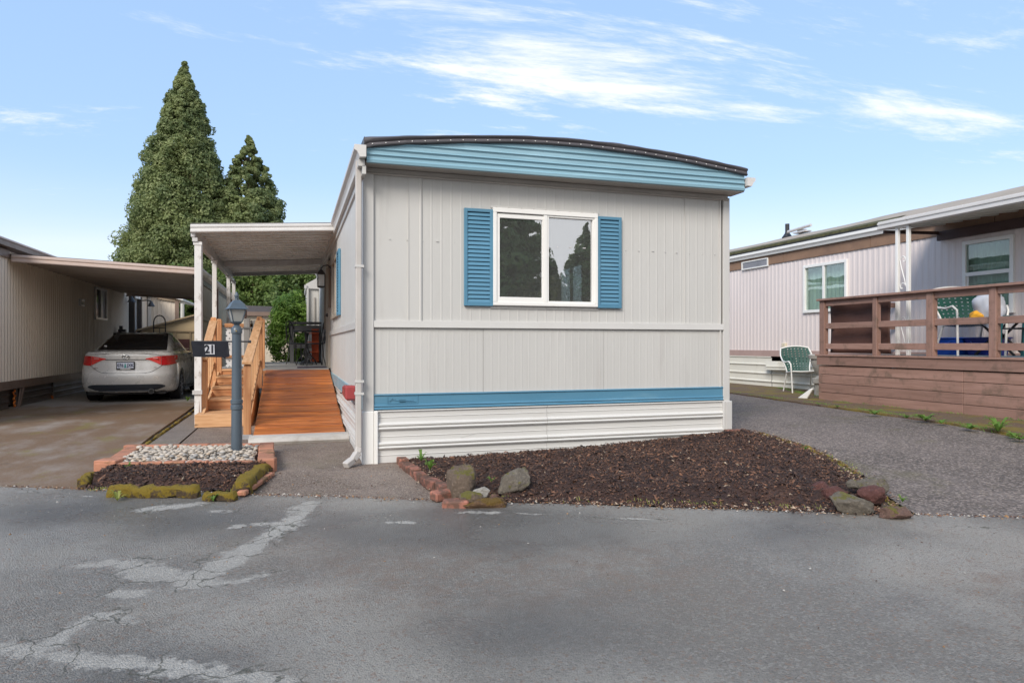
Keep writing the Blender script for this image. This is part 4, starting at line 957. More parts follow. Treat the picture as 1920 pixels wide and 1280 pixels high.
# mulch: a heaped bed with thousands of chips
def mulch_mat():
    m, t, b, o = newmat('bark_mulch'); p = pos(t)
    c = mixc(t, noi(t, p, 30, 5, .7), (.026, .013, .010), (.075, .034, .024)); c = mixc(t, rng(t, noi(t, p, 1.6, 6, .7), .5, .66, 0, .6), c, (.11, .05, .03))
    t.links.new(c, b.inputs['Base Color']); b.inputs['Roughness'].default_value = .8; bump(t, b, noi(t, p, 60, 6, .7), 1, .03); return m
MUL = mulch_mat()
def chipm(name, c): return M(name, c, .75, .3, 25, bmp=.3)
CH = [chipm('chip_dark', (.024, .013, .011)), chipm('chip_brown', (.072, .036, .023)), chipm('chip_red', (.16, .075, .042)), chipm('chip_pale', (.36, .27, .19))]
def inside(poly, x, y):
    c = False; j = len(poly)-1
    for i in range(len(poly)):
        if (poly[i][1] > y) != (poly[j][1] > y) and x < (poly[j][0]-poly[i][0])*(y-poly[i][1])/(poly[j][1]-poly[i][1])+poly[i][0]: c = not c
        j = i
    return c
def poly_d(poly, x, y): return min(seg_d(x, y, poly[i], poly[(i+1) % len(poly)]) for i in range(len(poly)))
def mulch(name, poly, hf, n, label, seed, size=(.012, .034)):
    R2 = random.Random(seed)
    o = sheet('mulch_base', poly, MUL, 0, .06, zf=hf)
    xs = [p[0] for p in poly]; ys = [p[1] for p in poly]
    vs = []; fs = []; mi = []
    k = 0
    while k < n:
        x, y = R2.uniform(min(xs)-.05, max(xs)+.05), R2.uniform(min(ys)-.05, max(ys)+.05)
        if not inside(poly, x, y) and not (poly_d(poly, x, y) < .05 and R2.random() < .35): continue
        k += 1; z = hf(x, y) if inside(poly, x, y) else g(x, y)+.03
        l = R2.uniform(*size)*(2.1 if R2.random() < .10 else 1); w = l*R2.uniform(.22, .5); h = w*.5
        a = R2.uniform(0, 6.28); ti = R2.gauss(0, .45); d = Vector((math.cos(a)*math.cos(ti), math.sin(a)*math.cos(ti), math.sin(ti))); s = Vector((-math.sin(a), math.cos(a), R2.uniform(-.5, .5))).normalized(); u = d.cross(s)
        c = Vector((x, y, z+R2.uniform(0, .012))); b = len(vs)
        vs += [tuple(c-d*l/2), tuple(c+s*w/2+d*l*.1), tuple(c+d*l/2), tuple(c-s*w/2-d*l*.05), tuple(c+u*h)]
        fs += [(b, b+1, b+4), (b+1, b+2, b+4), (b+2, b+3, b+4), (b+3, b, b+4)]
        rr_ = R2.random(); redz = mnoise.noise(Vector((x*1.3, y*1.3, seed)))
        m_ = 3 if rr_ < .014 else (2 if rr_ < .16+.25*max(0, redz) else (1 if rr_ < .55 else 0)); mi += [m_]*4
    v0 = [tuple(v.co) for v in o.data.vertices]; f0 = [tuple(p.vertices) for p in o.data.polygons]
    me = bpy.data.meshes.new(name); nb_ = len(v0); me.from_pydata(v0+vs, [], f0+[tuple(i+nb_ for i in f) for f in fs])
    for m_ in [MUL]+CH: me.materials.append(m_)
    me.polygons.foreach_set('material_index', [0]*len(f0)+[i+1 for i in mi]); old = o.data; nm = link_mesh(name, me, (0, 0, 0), None); bpy.data.objects.remove(o); bpy.data.meshes.remove(old)
    return tag(nm, label, None, None, 'stuff')
PB = [(-1.66, 6.55), (-1.30, edge_y(-1.3)+.12), (-.70, edge_y(-.7)+.10), (-.42, edge_y(-.42)+.16), (-.22, 6.30), (-.22, 6.74), (-1.62, 7.04)]
def h1(x, y): d = poly_d(PB, x, y); return g(x, y)+.02+(.075+.018*sstep((y-6.45)/.35))*sstep((d+(.1 if y > 6.7 else 0))/.16)+.014*mnoise.noise(Vector((x*9, y*9, 0)))+.010*mnoise.noise(Vector((x*28, y*28, 0)))
mulch('planter_mulch', PB, h1, 5200, 'dark bark mulch in front of the pebble bed', 3, (.014, .036))
def rockmat(name, c1, c2, moss=(.17, .155, .015), amt=.9, lo=.48):
    m, t, b, o = newmat(name); p = pos(t); ge = nd(t, 'ShaderNodeNewGeometry'); sz = nd(t, 'ShaderNodeSeparateXYZ'); t.links.new(ge.outputs['Normal'], sz.inputs[0])
    c = mixc(t, noi(t, p, 12, 6, .7), c1, c2); c = mixc(t, rng(t, noi(t, p, 50, 4), .5, .7, 0, .5), c, tuple(x*1.5 for x in c2))
    k = mth(t, 'ADD', noi(t, p, 10, 6, .7), mth(t, 'MULTIPLY', sz.outputs[2], .14)); c = mixc(t, rng(t, k, lo+.12, lo+.22, 0, amt), c, moss)
    t.links.new(c, b.inputs['Base Color']); b.inputs['Roughness'].default_value = .85; bump(t, b, noi(t, p, 28, 8, .8), 1, .05); return m
def mossy_log(name, label, a, b, w, h, z0, seed, mat=None):
    mat = mat or MATS.setdefault('timber_moss', rockmat('timber_moss', (.045, .028, .016), (.11, .07, .035), (.27, .185, .01), .95, .33))
    a, b = Vector(a), Vector(b); d = (b-a); L2 = d.length; d.normalize(); s = Vector((-d.y, d.x, 0)); rows = []
    n = int(L2/.025)+2
    for i in range(n):
        c = a+d*(L2*i/(n-1)); e = .55 if i in (0, n-1) else 1; r = []
        for k in range(13):
            t = math.pi*k/12; q = Vector((c.x, c.y, 0))+s*(w/2*e*math.copysign(abs(math.cos(t))**.6, math.cos(t))); z = z0+h*e*abs(math.sin(t))**.5
            j = .022*mnoise.noise(Vector((q.x*14, q.y*14, z*14+seed)))+.010*mnoise.noise(Vector((q.x*45, q.y*45, z*45)))
            r.append((q.x+s.x*j, q.y+s.y*j, max(z0-.01, z+j)))
        rows.append(r)
    mb = MB().strip(rows); mb.add(rows[0], [tuple(range(13))]).add(rows[-1], [tuple(range(13))])
    return tag(mb.build(name, mat, None, smooth=60), label, 'edging timber', 'mossy edging pieces along the road')
ex = [atz(*q, .03) for q in ((200, 930), (372, 932), (380, 937), (442, 939), (452, 930), (508, 893))]
mossy_log('edging_timber', 'long yellow green mossy timber along the road edge', (ex[0][0], ex[0][1]+.06, 0), (ex[1][0], ex[1][1]+.06, 0), .11, .085, .02, 1)
mossy_log('edging_timber', 'short brown mossy timber between the long one and the corner', (ex[2][0], ex[2][1]+.06, 0), (ex[3][0], ex[3][1]+.06, 0), .10, .065, .02, 5)
mossy_log('edging_timber', 'tilted mossy block lying on the planter corner against an orange brick', (ex[4][0]-.02, ex[4][1]+.06, 0), (ex[5][0]-.05, ex[5][1]+.30, 0), .15, .115, .02, 9)
mossy_log('edging_timber', 'low worn mossy edge on the driveway side of the planter', (-1.70, 6.62, 0), (-1.73, 7.05, 0), .09, .07, .02, 12)
br = thing('corner_brick', 'long orange brick leaning at the right corner of the planter', 'brick', (-.25, 6.0, .03))
slab_between('brick', paverm, br, (ex[4][0]+.03, ex[4][1]-.02), (ex[5][0]+.035, ex[5][1]+.02), .07, .03, .04, 1)

# ================================================================== front mulch bed with brick edge and rocks
FB = [(1.09, 6.84), (1.10, 6.3), (1.17, 5.6), (1.24, 5.05), (1.35, edge_y(1.35)+.05), (2.3, edge_y(2.3)+.04), (3.3, edge_y(3.3)+.02), (3.72, edge_y(3.72)+.03), (4.1, 3.9), (4.45, 4.35), (4.72, 4.85), (4.98, 5.5), (5.12, 6.2), (5.10, 6.86)]
def h2(x, y):
    d = poly_d(FB, x, y); wall = sstep((y-6.3)/.6)
    return g(x, y)+.015+.085*sstep(d/.5)+.03*wall*sstep((d+.15)/.3)+.030*mnoise.noise(Vector((x*2.2, y*2.2, 2)))*sstep(d/.3)+.024*mnoise.noise(Vector((x*9, y*9, 0)))+.016*mnoise.noise(Vector((x*26, y*26, 0)))
mulch('front_mulch', FB, h2, 42000, 'dark brown bark mulch heaped in the bed below the window', 8, (.011, .034))
be = thing('brick_edging', 'old red bricks edging the left side of the front bed', 'edging', (1.0, 6, .03))
ep = [(.985, 6.86), (1.0, 6.30), (1.06, 5.70), (1.13, 5.30)]
for a, b, n in ((ep[0], ep[1], 3), (ep[1], ep[2], 3), (ep[2], ep[3], 2)):
    for i in range(n):
        p = (a[0]+(b[0]-a[0])*i/n, a[1]+(b[1]-a[1])*i/n); q = (a[0]+(b[0]-a[0])*(i+1)/n, a[1]+(b[1]-a[1])*(i+1)/n)
        o = slab_between('brick', brickm, be, p, q, .095, .02, .085+RN.uniform(-.01, .01), 1, .003, .008, .008); o.rotation_euler = (RN.uniform(-.03, .03), RN.uniform(-.05, .05), 0)
for (x, y, a, zz) in ((1.12, 5.22, .35, .09), (1.16, 4.98, -.35, .065), (1.19, 5.02, .1, .03)):
    o = MB().box(x-.10, x+.10, y-.055, y+.055, zz-.06, zz+.01).build('brick', brickm, be, bev=.01); o.rotation_euler = (.06, -.05, a)
t_ = thing('corner_bricks', 'pair of red bricks tucked against the right corner of the skirting', 'bricks', (5.05, 7.0, .2))
MB().box(4.96, 5.16, 6.72, 6.82, .13, .20).build('brick', brickm, t_, bev=.008); MB().box(4.82, 5.02, 6.80, 6.89, .185, .235).build('brick', brickm, t_, bev=.008); MB().box(4.98, 5.18, 6.86, 6.97, .15, .215).build('brick', brickm, t_, bev=.008)
rk_brown = rockmat('brown_rock', (.12, .085, .058), (.25, .185, .135), amt=.85, lo=.46); rk_lava = rockmat('red_lava_rock', (.10, .035, .03), (.20, .085, .07), amt=.0)
rk_grey = rockmat('grey_rock', (.13, .11, .085), (.26, .225, .18), amt=.8, lo=.49); rk_white = rockmat('pale_rock', (.42, .39, .34), (.52, .49, .44), amt=0); rk_pink = rockmat('pink_rock', (.15, .085, .065), (.25, .15, .115), lo=.5)
def rock(label, c, s, mat, seed, rz=0, cut=None, rot=(0, 0), group='rocks in the front bed'):
    bm = bmesh.new(); bmesh.ops.create_icosphere(bm, subdivisions=4, radius=1)
    R3 = random.Random(seed); pl = [(Vector((R3.gauss(0, 1), R3.gauss(0, 1), R3.gauss(0, .7))).normalized(), R3.uniform(.58, .88)) for _ in range(13)]; s = tuple(k*.93 for k in s)
    for v in bm.verts:
        p = v.co.copy()
        for n_, d in pl:
            q = p.dot(n_)
            if q > d: p -= n_*(q-d)*.9
        p *= 1+.14*mnoise.noise(p*2+Vector((seed, 0, 0)))+.10*mnoise.noise(p*5+Vector((seed, 0, 0)))+.06*mnoise.noise(p*12)+.03*mnoise.noise(p*26)
        v.co = Vector((p.x*s[0], p.y*s[1], p.z*s[2]))
    me = bpy.data.meshes.new('rock'); bm.to_mesh(me); bm.free(); me.materials.append(mat); me.polygons.foreach_set('use_smooth', [True]*len(me.polygons))
    me.transform(Matrix.Rotation(rz, 4, 'Z') @ Matrix.Rotation(rot[0], 4, 'X') @ Matrix.Rotation(rot[1], 4, 'Y'))
    o = link_mesh('rock', me, c, None); return tag(o, label, 'rock', group)
rock('tall brown boulder with yellow moss at the left end of the bed', (1.27, 5.22, .13), (.16, .13, .20), rk_brown, 5, .3)
rock('low grey boulder with green moss half sunk in the mulch', (1.70, 5.25, .12), (.20, .13, .10), rk_grey, 11, .3, rot=(0, -.35))
rock('smooth white stone leaning on the tall mossy boulder', (1.375, 5.05, .095), (.078, .055, .05), rk_white, 3, .1)
rock('brown wedge shaped rock in front of the white stone', (1.27, 4.98, .075), (.12, .07, .06), rk_brown, 17, -.1)
rock('flat mossy rock at the road edge below the white stone', (1.35, 4.91, .04), (.19, .075, .06), rockmat('orange_moss_rock', (.12, .06, .03), (.20, .12, .06), (.17, .10, .01), .9, .4), 21, -.2)
rock('tiny pink pebble rock by the white stone', (1.455, 4.99, .07), (.04, .03, .03), rk_pink, 23)
rock('pointed grey rock with mossy ridge nearest the road at the right tip', (3.82, 3.92, .085), (.165, .11, .095), rk_grey, 31, -.35, rot=(0, .25))
rock('rough red lava rock in the middle of the right cluster', (4.10, 4.00, .115), (.135, .10, .075), rk_lava, 37, -.2)
rock('red lava rock at the back left of the right cluster', (3.93, 4.34, .11), (.09, .075, .06), rk_lava, 41, .3)
rock('smaller red lava rock beside the pointed grey one', (3.92, 4.20, .095), (.12, .07, .06), rk_lava, 43, -.2)
rock('long brown rock topped with yellow moss behind the lava rocks', (4.32, 4.24, .115), (.165, .09, .08), rk_grey, 47, -.45)
rock('pinkish layered rock at the outer tip of the bed', (4.02, 3.72, .055), (.14, .09, .06), rk_pink, 53, -.3)
rock('small greenish grey stone wedged between the lava rocks', (4.15, 4.25, .14), (.06, .05, .045), rk_grey, 59)
# ================================================================== left neighbour's home and carport
BX = -4.95
bsid = M('cream_ribbed_siding', (.74, .64, .52), .42, .08, 1.5, (1, 1, .4), c2=(.45, .36, .26), c2lo=.5, c2hi=.75, c2amt=.5, c2scale=1.3, c2stretch=(1, 1, .3), bmp=.1)
btrim = M('brown_trim_paint', (.19, .13, .10), .45, .1, 3); bskirt = M('dark_brown_skirting', (.065, .05, .042), .4, .2, 3, (1, .4, 2), c2=(.12, .085, .06), c2lo=.5, c2hi=.7, c2amt=.5, bmp=.2, bscale=20)
roofb = M('tan_roof_enamel', (.50, .40, .35), .35, .08, 2, c2=(.40, .27, .20), c2lo=.5, c2hi=.75, c2amt=.5)
hb = thing('neighbour_home', 'cream ribbed mobile home with brown skirting on the left behind the parked car', 'mobile home', (-7, 18, .03))
BW = (20.30, 21.40, 1.92, 2.72); BD = (24.35, 25.75, .75, 2.78)
for a, b in ((11.0, 14.9), (14.905, 20.0), (20.005, 24.3), (25.8, 27.1)):
    wall_sheet('y', BX, a, b, .56, 2.93, rib(.135, .042, .022), 1, [BW]).build('siding_panel', bsid, hb)
MB().box(BX-.02, BX+.03, 11, 27.1, .42, .565).box(BX, BX+.05, 11, 27.1, .415, .44).build('skirting_rail', btrim, hb)
bsp = [(.42, .0), (.40, .015), (.34, .015), (.32, .03), (.30, .03), (.28, .01), (.22, .01), (.20, .03), (.18, .03), (.16, .008), (.10, .008), (.085, .025), (.07, .025), (.05, .005), (.0, .005)]
for a, b in ((11, 14.75), (15.3, 17.1), (17.12, 19.5), (19.52, 23.5), (23.52, 27.1)): zprof_sheet('y', BX-.03, a, b, bsp, 1).build('skirting_panel', bskirt, hb)
rust = M('orange_rust', (.55, .15, .02), .9, .4, 30, c2=(.25, .05, .01), c2lo=.45, c2hi=.6, c2amt=.8, c2scale=25, bmp=.8, bscale=50)
mb = MB(); r = []
for i in range(14): r.append((BX+.015+.006*math.sin(i*2.1), 14.93+.035*math.sin(i*1.9)+(-.012 if i < 4 else .0), .40-.03*i))
mb.tube(r, [.016+.008*math.sin(i*3.3) for i in range(14)], 7).build('rust_streak', rust, hb)
MB().box(BX-.01, BX+.02, 15.0, 15.08, .02, .42).build('skirting_post', bskirt, hb); MB().beam((BX+.03, 15.12, .02), (BX+.04, 15.32, .42), .02, .05).build('skirting_stick', btrim, hb); MB().beam((BX+.03, 15.06, .02), (BX+.03, 15.2, .41), .02, .03).build('skirting_stick', btrim, hb)
MB().box(BX-.03, BX+.012, 17.08, 17.13, .02, .13).build('rust_patch', rust, hb)
MB().box(BX-.01, BX+.02, 17.085, 17.125, .13, .42).build('skirting_post', bskirt, hb)
MB().box(-9, BX-.0, 11, 27.1, 2.94, 2.99).box(BX-.02, BX+.06, 11, 14.58, 2.80, 2.93).build('eave', btrim, hb)
MB().prism([(BX+.18, 11, 2.96), (BX+.18, 11, 3.06), (-7.2, 11, 3.36), (-9, 11, 3.2), (-9, 11, 2.96)], (0, 16.1, 0)).build('roof', btrim, hb)
MB().prism([(BX+.20, 11, 3.055), (BX+.20, 11, 3.085), (-7.2, 11, 3.40), (-7.2, 11, 3.36)], (0, 16.1, 0)).build('roof_sheet', roofb, hb)
MB().box(-8.6, -5.05, 11.05, 27, .1, .5).box(-8.6, -5.3, 27.0, 27.05, .5, 2.9).build('core', bskirt, hb)
a, b, zb, zt = BW
w = MB().box(BX-.02, BX+.06, a-.03, b+.03, zt-.03, zt+.03).box(BX-.02, BX+.07, a-.03, b+.03, zb-.03, zb+.03).box(BX-.02, BX+.06, a-.03, a+.03, zb, zt).box(BX-.02, BX+.06, b-.03, b+.03, zb, zt).box(BX, BX+.05, (a+b)/2-.02, (a+b)/2+.02, zb, zt).build('window_frame', alum, hb)
MB().box(BX+.01, BX+.014, a+.03, (a+b)/2-.02, zb+.03, zt-.03).build('pane', M('dark_pane', (.012, .012, .014), .05, .0, 1, bmp=0), w); MB().box(BX+.01, BX+.014, (a+b)/2+.02, b-.03, zb+.03, zt-.03).build('pane', M('white_blind_pane', (.66, .67, .68), .15, .03, 1, bmp=0), w)
MB().box(BX, BX+.07, 18.93, 19.25, 2.17, 2.34).box(BX+.07, BX+.08, 18.96, 19.22, 2.28, 2.33).build('vent_box', alum, hb); MB().box(BX+.072, BX+.076, 18.97, 19.21, 2.20, 2.28).build('vent_opening', blackbar, hb)
a, b, zb, zt = BD
dr = MB().box(BX-.06, BX-.02, a, b, zb, 1.7).build('door', btrim, hb); MB().box(BX-.05, BX-.04, a, b, 1.7, zt).build('pane', MATS['white_blind_pane'], dr); MB().box(BX-.02, BX+.16, a-.06, a+.10, zb, zt+.05).build('door_jamb', M('very_dark_brown', (.03, .022, .018), .5, .1, 3), dr); MB().box(BX-.02, BX+.10, b-.10, b+.06, zb, zt+.05).build('door_jamb', MATS['very_dark_brown'], dr); MB().box(BX-.02, BX+.08, a+.10, b-.1, zt-.03, zt+.05).build('door_head', white, dr)
MB().box(BX-.3, BX-.0, 22.0, 24.3, .45, .60).build('porch_step', bskirt, hb)
# rear wing facing the road
wall_sheet('x', 27.1, BX, -3.98, .4, 2.98, rib(.135, .03, .012), -1).build('siding_panel', M('rear_wing_siding', (.60, .53, .45), .5, .06, 1.5), hb)
MB().box(-4.02, -3.90, 27.0, 27.12, .4, 2.80).build('corner_trim', btrim, hb); MB().box(-4.9, -4.80, 27.0, 27.09, .4, 3.05).build('corner_trim', siding_trim, hb)
MB().prism([(-4.6, 27.06, 3.02), (-3.85, 27.06, 2.86), (-3.85, 27.06, 2.74), (-4.6, 27.06, 2.86)], (0, -.04, 0)).build('frieze', M('tan_panel', (.36, .28, .20), .6, .1, 3), hb)
MB().prism([(BX, 26.9, 3.16), (-3.75, 26.9, 2.88), (-3.75, 26.9, 2.82), (BX, 26.9, 3.08)], (0, 5, 0)).build('wing_roof', white, hb)
def spot(x, y, z, label, dx):
    t = thing('porch_light', label, 'wall lamp', (x, y, z), 'black lights beside the neighbour\'s door')
    MB().tube([(BX, y, z+.10), (x, y, z+.12), (x+dx, y, z+.10)], .02, 6).build('arm', blackbar, t); MB().lathe((x+dx, y, z), [(.03, .10), (.05, .05), (.12, -.08), (.11, -.09)], 12).build('shade', blackbar, t)
spot(-4.75, 25.95, 2.62, 'black bell shaped light right of the neighbour\'s door', .15)
spot(-4.85, 23.9, 2.64, 'small black light left of the neighbour\'s door', .06)
MB  # carport
cp = thing('carport', 'tan metal carport roof spanning from the neighbour\'s home over the driveway', 'carport', (-3.3, 20, .03))
GX = -1.78; GY0, GY1 = 14.6, 23.6
def czb(x): return 2.885-.045*(x+4.95)
def cpf(y, s, nm):
    pr_ = [(0, 0), (0, -.015), (.02, -.03), (.02, -.06), (.004, -.075), (.004, -.085), (.022, -.10), (.022, -.135), (0, -.15), (-.05, -.15), (-.05, -.14), (-.01, -.14), (-.01, -.01), (-.05, 0)]
    mb = MB(); vs = []; n = len(pr_)
    for x in (BX+.08, GX): vs += [(x, y-s*d, czb(x)+z) for d, z in pr_]
    mb.add(vs, [(i, (i+1) % n, n+(i+1) % n, n+i) for i in range(n)]+[tuple(range(n)), tuple(range(n, 2*n))[::-1]]); return mb.build(nm, roofb, cp)
cpf(GY0, 1, 'front_gutter'); cpf(GY1, -1, 'rear_fascia')
cpc = M('carport_ceiling', (.46, .39, .33), .35, .15, 2, (.6, 2, 1), c2=(.30, .22, .16), c2lo=.45, c2hi=.7, c2amt=.7, c2scale=1, metal=.2)
y = GY0+.06
while y < GY1-.4:
    mb = MB(); prs = [(0, 0), (.006, -.045), (.04, -.045), (.046, -.008), (.14, -.008), (.146, -.016), (.16, -.016), (.166, -.008), (.288, -.008), (.295, 0)]
    mb.strip([[(x, y+d, czb(x)-.05+z) for d, z in prs] for x in (BX+.02, GX-.03)]); mb.build('ceiling_pan', cpc, cp); y += .3
MB().add([(BX, GY0, czb(BX)-.008), (GX, GY0, czb(GX)-.008), (GX, GY1, czb(GX)-.008), (BX, GY1, czb(BX)-.008), (BX, GY0, czb(BX)), (GX, GY0, czb(GX)), (GX, GY1, czb(GX)), (BX, GY1, czb(BX))], [(0,1,2,3),(4,5,6,7),(0,1,5,4),(1,2,6,5),(2,3,7,6),(3,0,4,7)]).build('roof_sheet', roofb, cp)
MB().prism([(GX-.01, GY0-.02, czb(GX)+.003), (GX+.08, GY0-.02, czb(GX)), (GX+.08, GY0-.02, czb(GX)-.04), (GX+.05, GY0-.02, czb(GX)-.10), (GX-.01, GY0-.02, czb(GX)-.145)], (0, 29.5-GY0, 0)).build('side_gutter', M('weathered_gutter', (.40, .36, .33), .4, .1, 4, c2=(.16, .13, .11), c2lo=.45, c2hi=.65, c2amt=.7), cp)
MB().box(GX-.5, GX-.01, GY1, 29.5, 2.62, 2.70).build('rear_roof', roofb, cp)
MB().box(GX-.10, GX-.02, GY0+.1, 29.4, 2.50, 2.60).build('side_beam', bskirt, cp)
for y in (15.25, 18.3, 22.3, 29.3): MB().box(GX-.06, GX+.03, y-.05, y+.05, .03, 2.60).build('post', M('brown_post', (.23, .13, .095), .6, .15, 5), cp)
tanw = M('tan_shed_siding', (.40, .345, .255), .55, .08, 2, c2=(.25, .20, .14), c2lo=.5, c2hi=.75, c2amt=.4)
sh = thing('storage_shed', 'tan ribbed storage enclosure under the right side of the carport', 'shed', (-2.6, 20, .03))
for a, b in ((18.5, 19.9), (19.93, 22.2)):
    wall_sheet('y', GX-.02, a, b, 1.82, 2.50, rib(.2, .02, .008), 1).build('siding_panel', tanw, sh); wall_sheet('y', GX-.02, a, b, .05, 1.74, rib(.2, .02, .008), 1).build('siding_panel', tanw, sh)
wall_sheet('y', GX-.02, 15.35, 18.22, 1.82, 2.46, rib(.2, .02, .008), 1).build('siding_panel', tanw, sh); wall_sheet('y', GX-.02, 15.35, 18.22, .9, 1.74, rib(.2, .02, .008), 1).build('siding_panel', tanw, sh)
MB().box(GX-.03, GX+.02, 15.32, 22.25, 1.74, 1.82).build('belt_rail', bskirt, sh)
# gable shed far back, hand truck, junk
gs = thing('gable_shed', 'tan low shed with sloping roof behind the hand truck', 'shed', (-3.6, 26, .03))
tanp2 = M('shed_panel_tan', (.44, .33, .19), .6, .06, 3)
MB().prism([(-4.86, 25.5, .05), (-2.2, 25.5, .05), (-2.2, 25.5, 2.46), (-4.86, 25.5, 1.66)], (0, .08, 0)).build('gable_wall', tanp2, gs)
MB().prism([(-4.95, 25.35, 1.68), (-2.1, 25.35, 2.54), (-2.1, 25.35, 2.58), (-4.95, 25.35, 1.73)], (0, 1.4, 0)).build('roof', M('shed_trim_tan', (.33, .24, .14), .6, .1, 3), gs)
for x in (-4.3, -3.8, -3.35): MB().box(x, x+.05, 25.47, 25.50, 1.0, 1.68).build('batten', MATS['shed_trim_tan'], gs)
MB().box(-4.6, -2.9, 25.46, 25.495, 1.66, 1.70).build('rail', MATS['shed_trim_tan'], gs); MB().box(-4.0, -3.35, 25.44, 25.49, .9, 1.42).build('opening', M('dark_red_brown', (.09, .03, .025), .7, .2, 5), gs)
t_ = thing('hand_truck', 'black hand truck with arched handle standing behind the parked car', 'hand truck', (-3.6, 21.5, .03))
pts = [(-3.75, 21.5, .2), (-3.75, 21.5, 1.86)]+[(-3.60+.15*math.cos(a), 21.5, 1.86+.20*math.sin(a)) for a in [math.pi*(1-k/8) for k in range(1, 8)]]+[(-3.45, 21.5, 1.86), (-3.45, 21.5, .2)]
MB().tube(pts, .016, 8).build('frame', blackbar, t_)
MB().tube([(-3.75, 21.5, 1.70), (-3.45, 21.5, 1.70)], .012, 6).tube([(-3.75, 21.5, 1.0), (-3.45, 21.5, 1.0)], .012, 6).tube([(-3.60, 21.5, 1.70), (-3.60, 21.5, .3)], .010, 6).build('crossbar', blackbar, t_)
MB().box(-3.78, -3.42, 21.3, 21.52, .08, .10).build('toe_plate', blackbar, t_)
for x in (-3.80, -3.40): MB().lathe((x, 21.56, .16), [(.13, -.03), (.13, .03)], 16, 'x').build('wheel', blackbar, t_)
t_ = thing('plumbing_standpipe', 'small dark standpipe against the cream wall behind the car', 'pipe', (-4.85, 22.3, .03))
MB().tube([(-4.80, 22.5, .03), (-4.80, 22.5, 1.55), (-4.78, 22.55, 1.72)], .03, 6).build('pipe', blackbar, t_); MB().box(-4.85, -4.66, 22.45, 22.6, 1.60, 1.68).box(-4.82, -4.74, 22.45, 22.55, 1.68, 1.78).build('valve', blackbar, t_)

# ================================================================== parked silver sedan (local: x right, y forward, z up)
silver = M('silver_paint', (.70, .685, .66), .28, .03, 3, c2=(.44, .42, .40), c2lo=.5, c2hi=.8, c2amt=.12, c2scale=2, metal=.2, coat=.7, bmp=0)
carglass = M('car_glass', (.012, .013, .015), .04, 0, 1, bmp=0, coat=.5); tyre = M('tyre_rubber', (.018, .018, .02), .8, .2, 20); dplast = M('dark_bumper_plastic', (.028, .034, .045), .45, .1, 8)
redl = M('red_lens', (.55, .012, .015), .12, .1, 5, bmp=0, coat=.5); redl2 = M('red_lens_bright', (.75, .05, .04), .12, .1, 5, bmp=0, coat=.5); chrome = M('chrome', (.7, .7, .7), .12, 0, 1, metal=1, bmp=0); darkm = M('gap_and_shade_black', (.01, .01, .01), .8, 0, 1, bmp=0)  # last one: black of shut gaps, also stands in for shade in hollows
car = thing('parked_car', 'silver four door sedan parked nose in under the carport', 'car', (0, 0, 0))
LV = [(.19, .78, .18, 4.45), (.235, .845, .07, 4.52), (.30, .872, .035, 4.58), (.36, .882, .018, 4.61), (.44, .886, .0, 4.63), (.54, .888, -.005, 4.64), (.60, .888, .005, 4.64), (.625, .888, .018, 4.63), (.67, .886, .022, 4.6), (.74, .880, .03, 4.55), (.80, .874, .037, 4.45),
      (.86, .866, .045, 4.25), (.885, .86, .040, 4.15), (.93, .85, .038, 3.95), (.965, .838, .035, 3.7), (.99, .825, .04, 3.6), (1.01, .80, .06, 3.5), (1.025, .77, .16, 3.4), (1.04, .745, .30, 3.3), (1.05, .72, .45, 3.2)]
NR, NSD = 14, 30; LR, PW = .60, 3.0
def ring_pts(w, y0, y1, LR_=LR, pw=PW, z=0):
    right = []
    for i in range(NR+1):
        a = i/NR*math.pi/2; right.append((w*math.sin(a)**(2/pw), y0+LR_*(1-math.cos(a)**(2/pw))))
    ys_ = y0+LR_; ye = y1-.9
    for i in range(1, NSD): right.append((w, ys_+(ye-ys_)*i/NSD))
    for i in range(NR+1):
        a = i/NR*math.pi/2; right.append((w*math.cos(a)**(2/2.5), ye+.9*math.sin(a)**(2/2.5)))
    left = [(-x, y) for x, y in right[1:-1]][::-1]
    return [(x, y, z) for x, y in right+left]
def loft(levels, **k):
    rings = [ring_pts(w, a, b, z=z, **k) for z, w, a, b in levels]; n = len(rings[0]); vs = [p for r in rings for p in r]
    fs = [(i*n+j, i*n+(j+1) % n, (i+1)*n+(j+1) % n, (i+1)*n+j) for i in range(len(rings)-1) for j in range(n)]
    return vs, fs, n, rings
vs, fs, n, rings = loft(LV); mb = MB().add(vs, fs+[tuple(range(n))[::-1], tuple((len(LV)-1)*n+j for j in range(n))])
bodyo = mb.build('body', silver, car)
cut = MB()
for y in (.97, 3.67):
    for s in (-1, 1): cut.lathe((s*.78, y, .315), [(.365, -.2), (.365, .2)], 32, 'x')
cut.lathe((0, 0, .0), [(.01, -9), (.01, -8.9)], 3)
co = cut.build('tmp_cut', silver, None)
md = bodyo.modifiers.new('b', 'BOOLEAN'); md.object = co; md.operation = 'DIFFERENCE'; md.solver = 'EXACT'
bpy.context.view_layer.update(); dg = bpy.context.evaluated_depsgraph_get(); nm = bpy.data.meshes.new_from_object(bodyo.evaluated_get(dg)); bodyo.modifiers.clear(); bodyo.data = nm; bpy.data.objects.remove(co)
nm.polygons.foreach_set('use_smooth', [True]*len(nm.polygons)); nm.set_sharp_from_angle(angle=rad(55))
def lev(z, col): return interp([(l[0], l[col]) for l in LV], z)
def rear_y(x, z, push=.006):
    w = lev(z, 1); t = min(.999, abs(x)/w); return lev(z, 2)+LR*(1-(1-t**PW)**(1/PW))-push
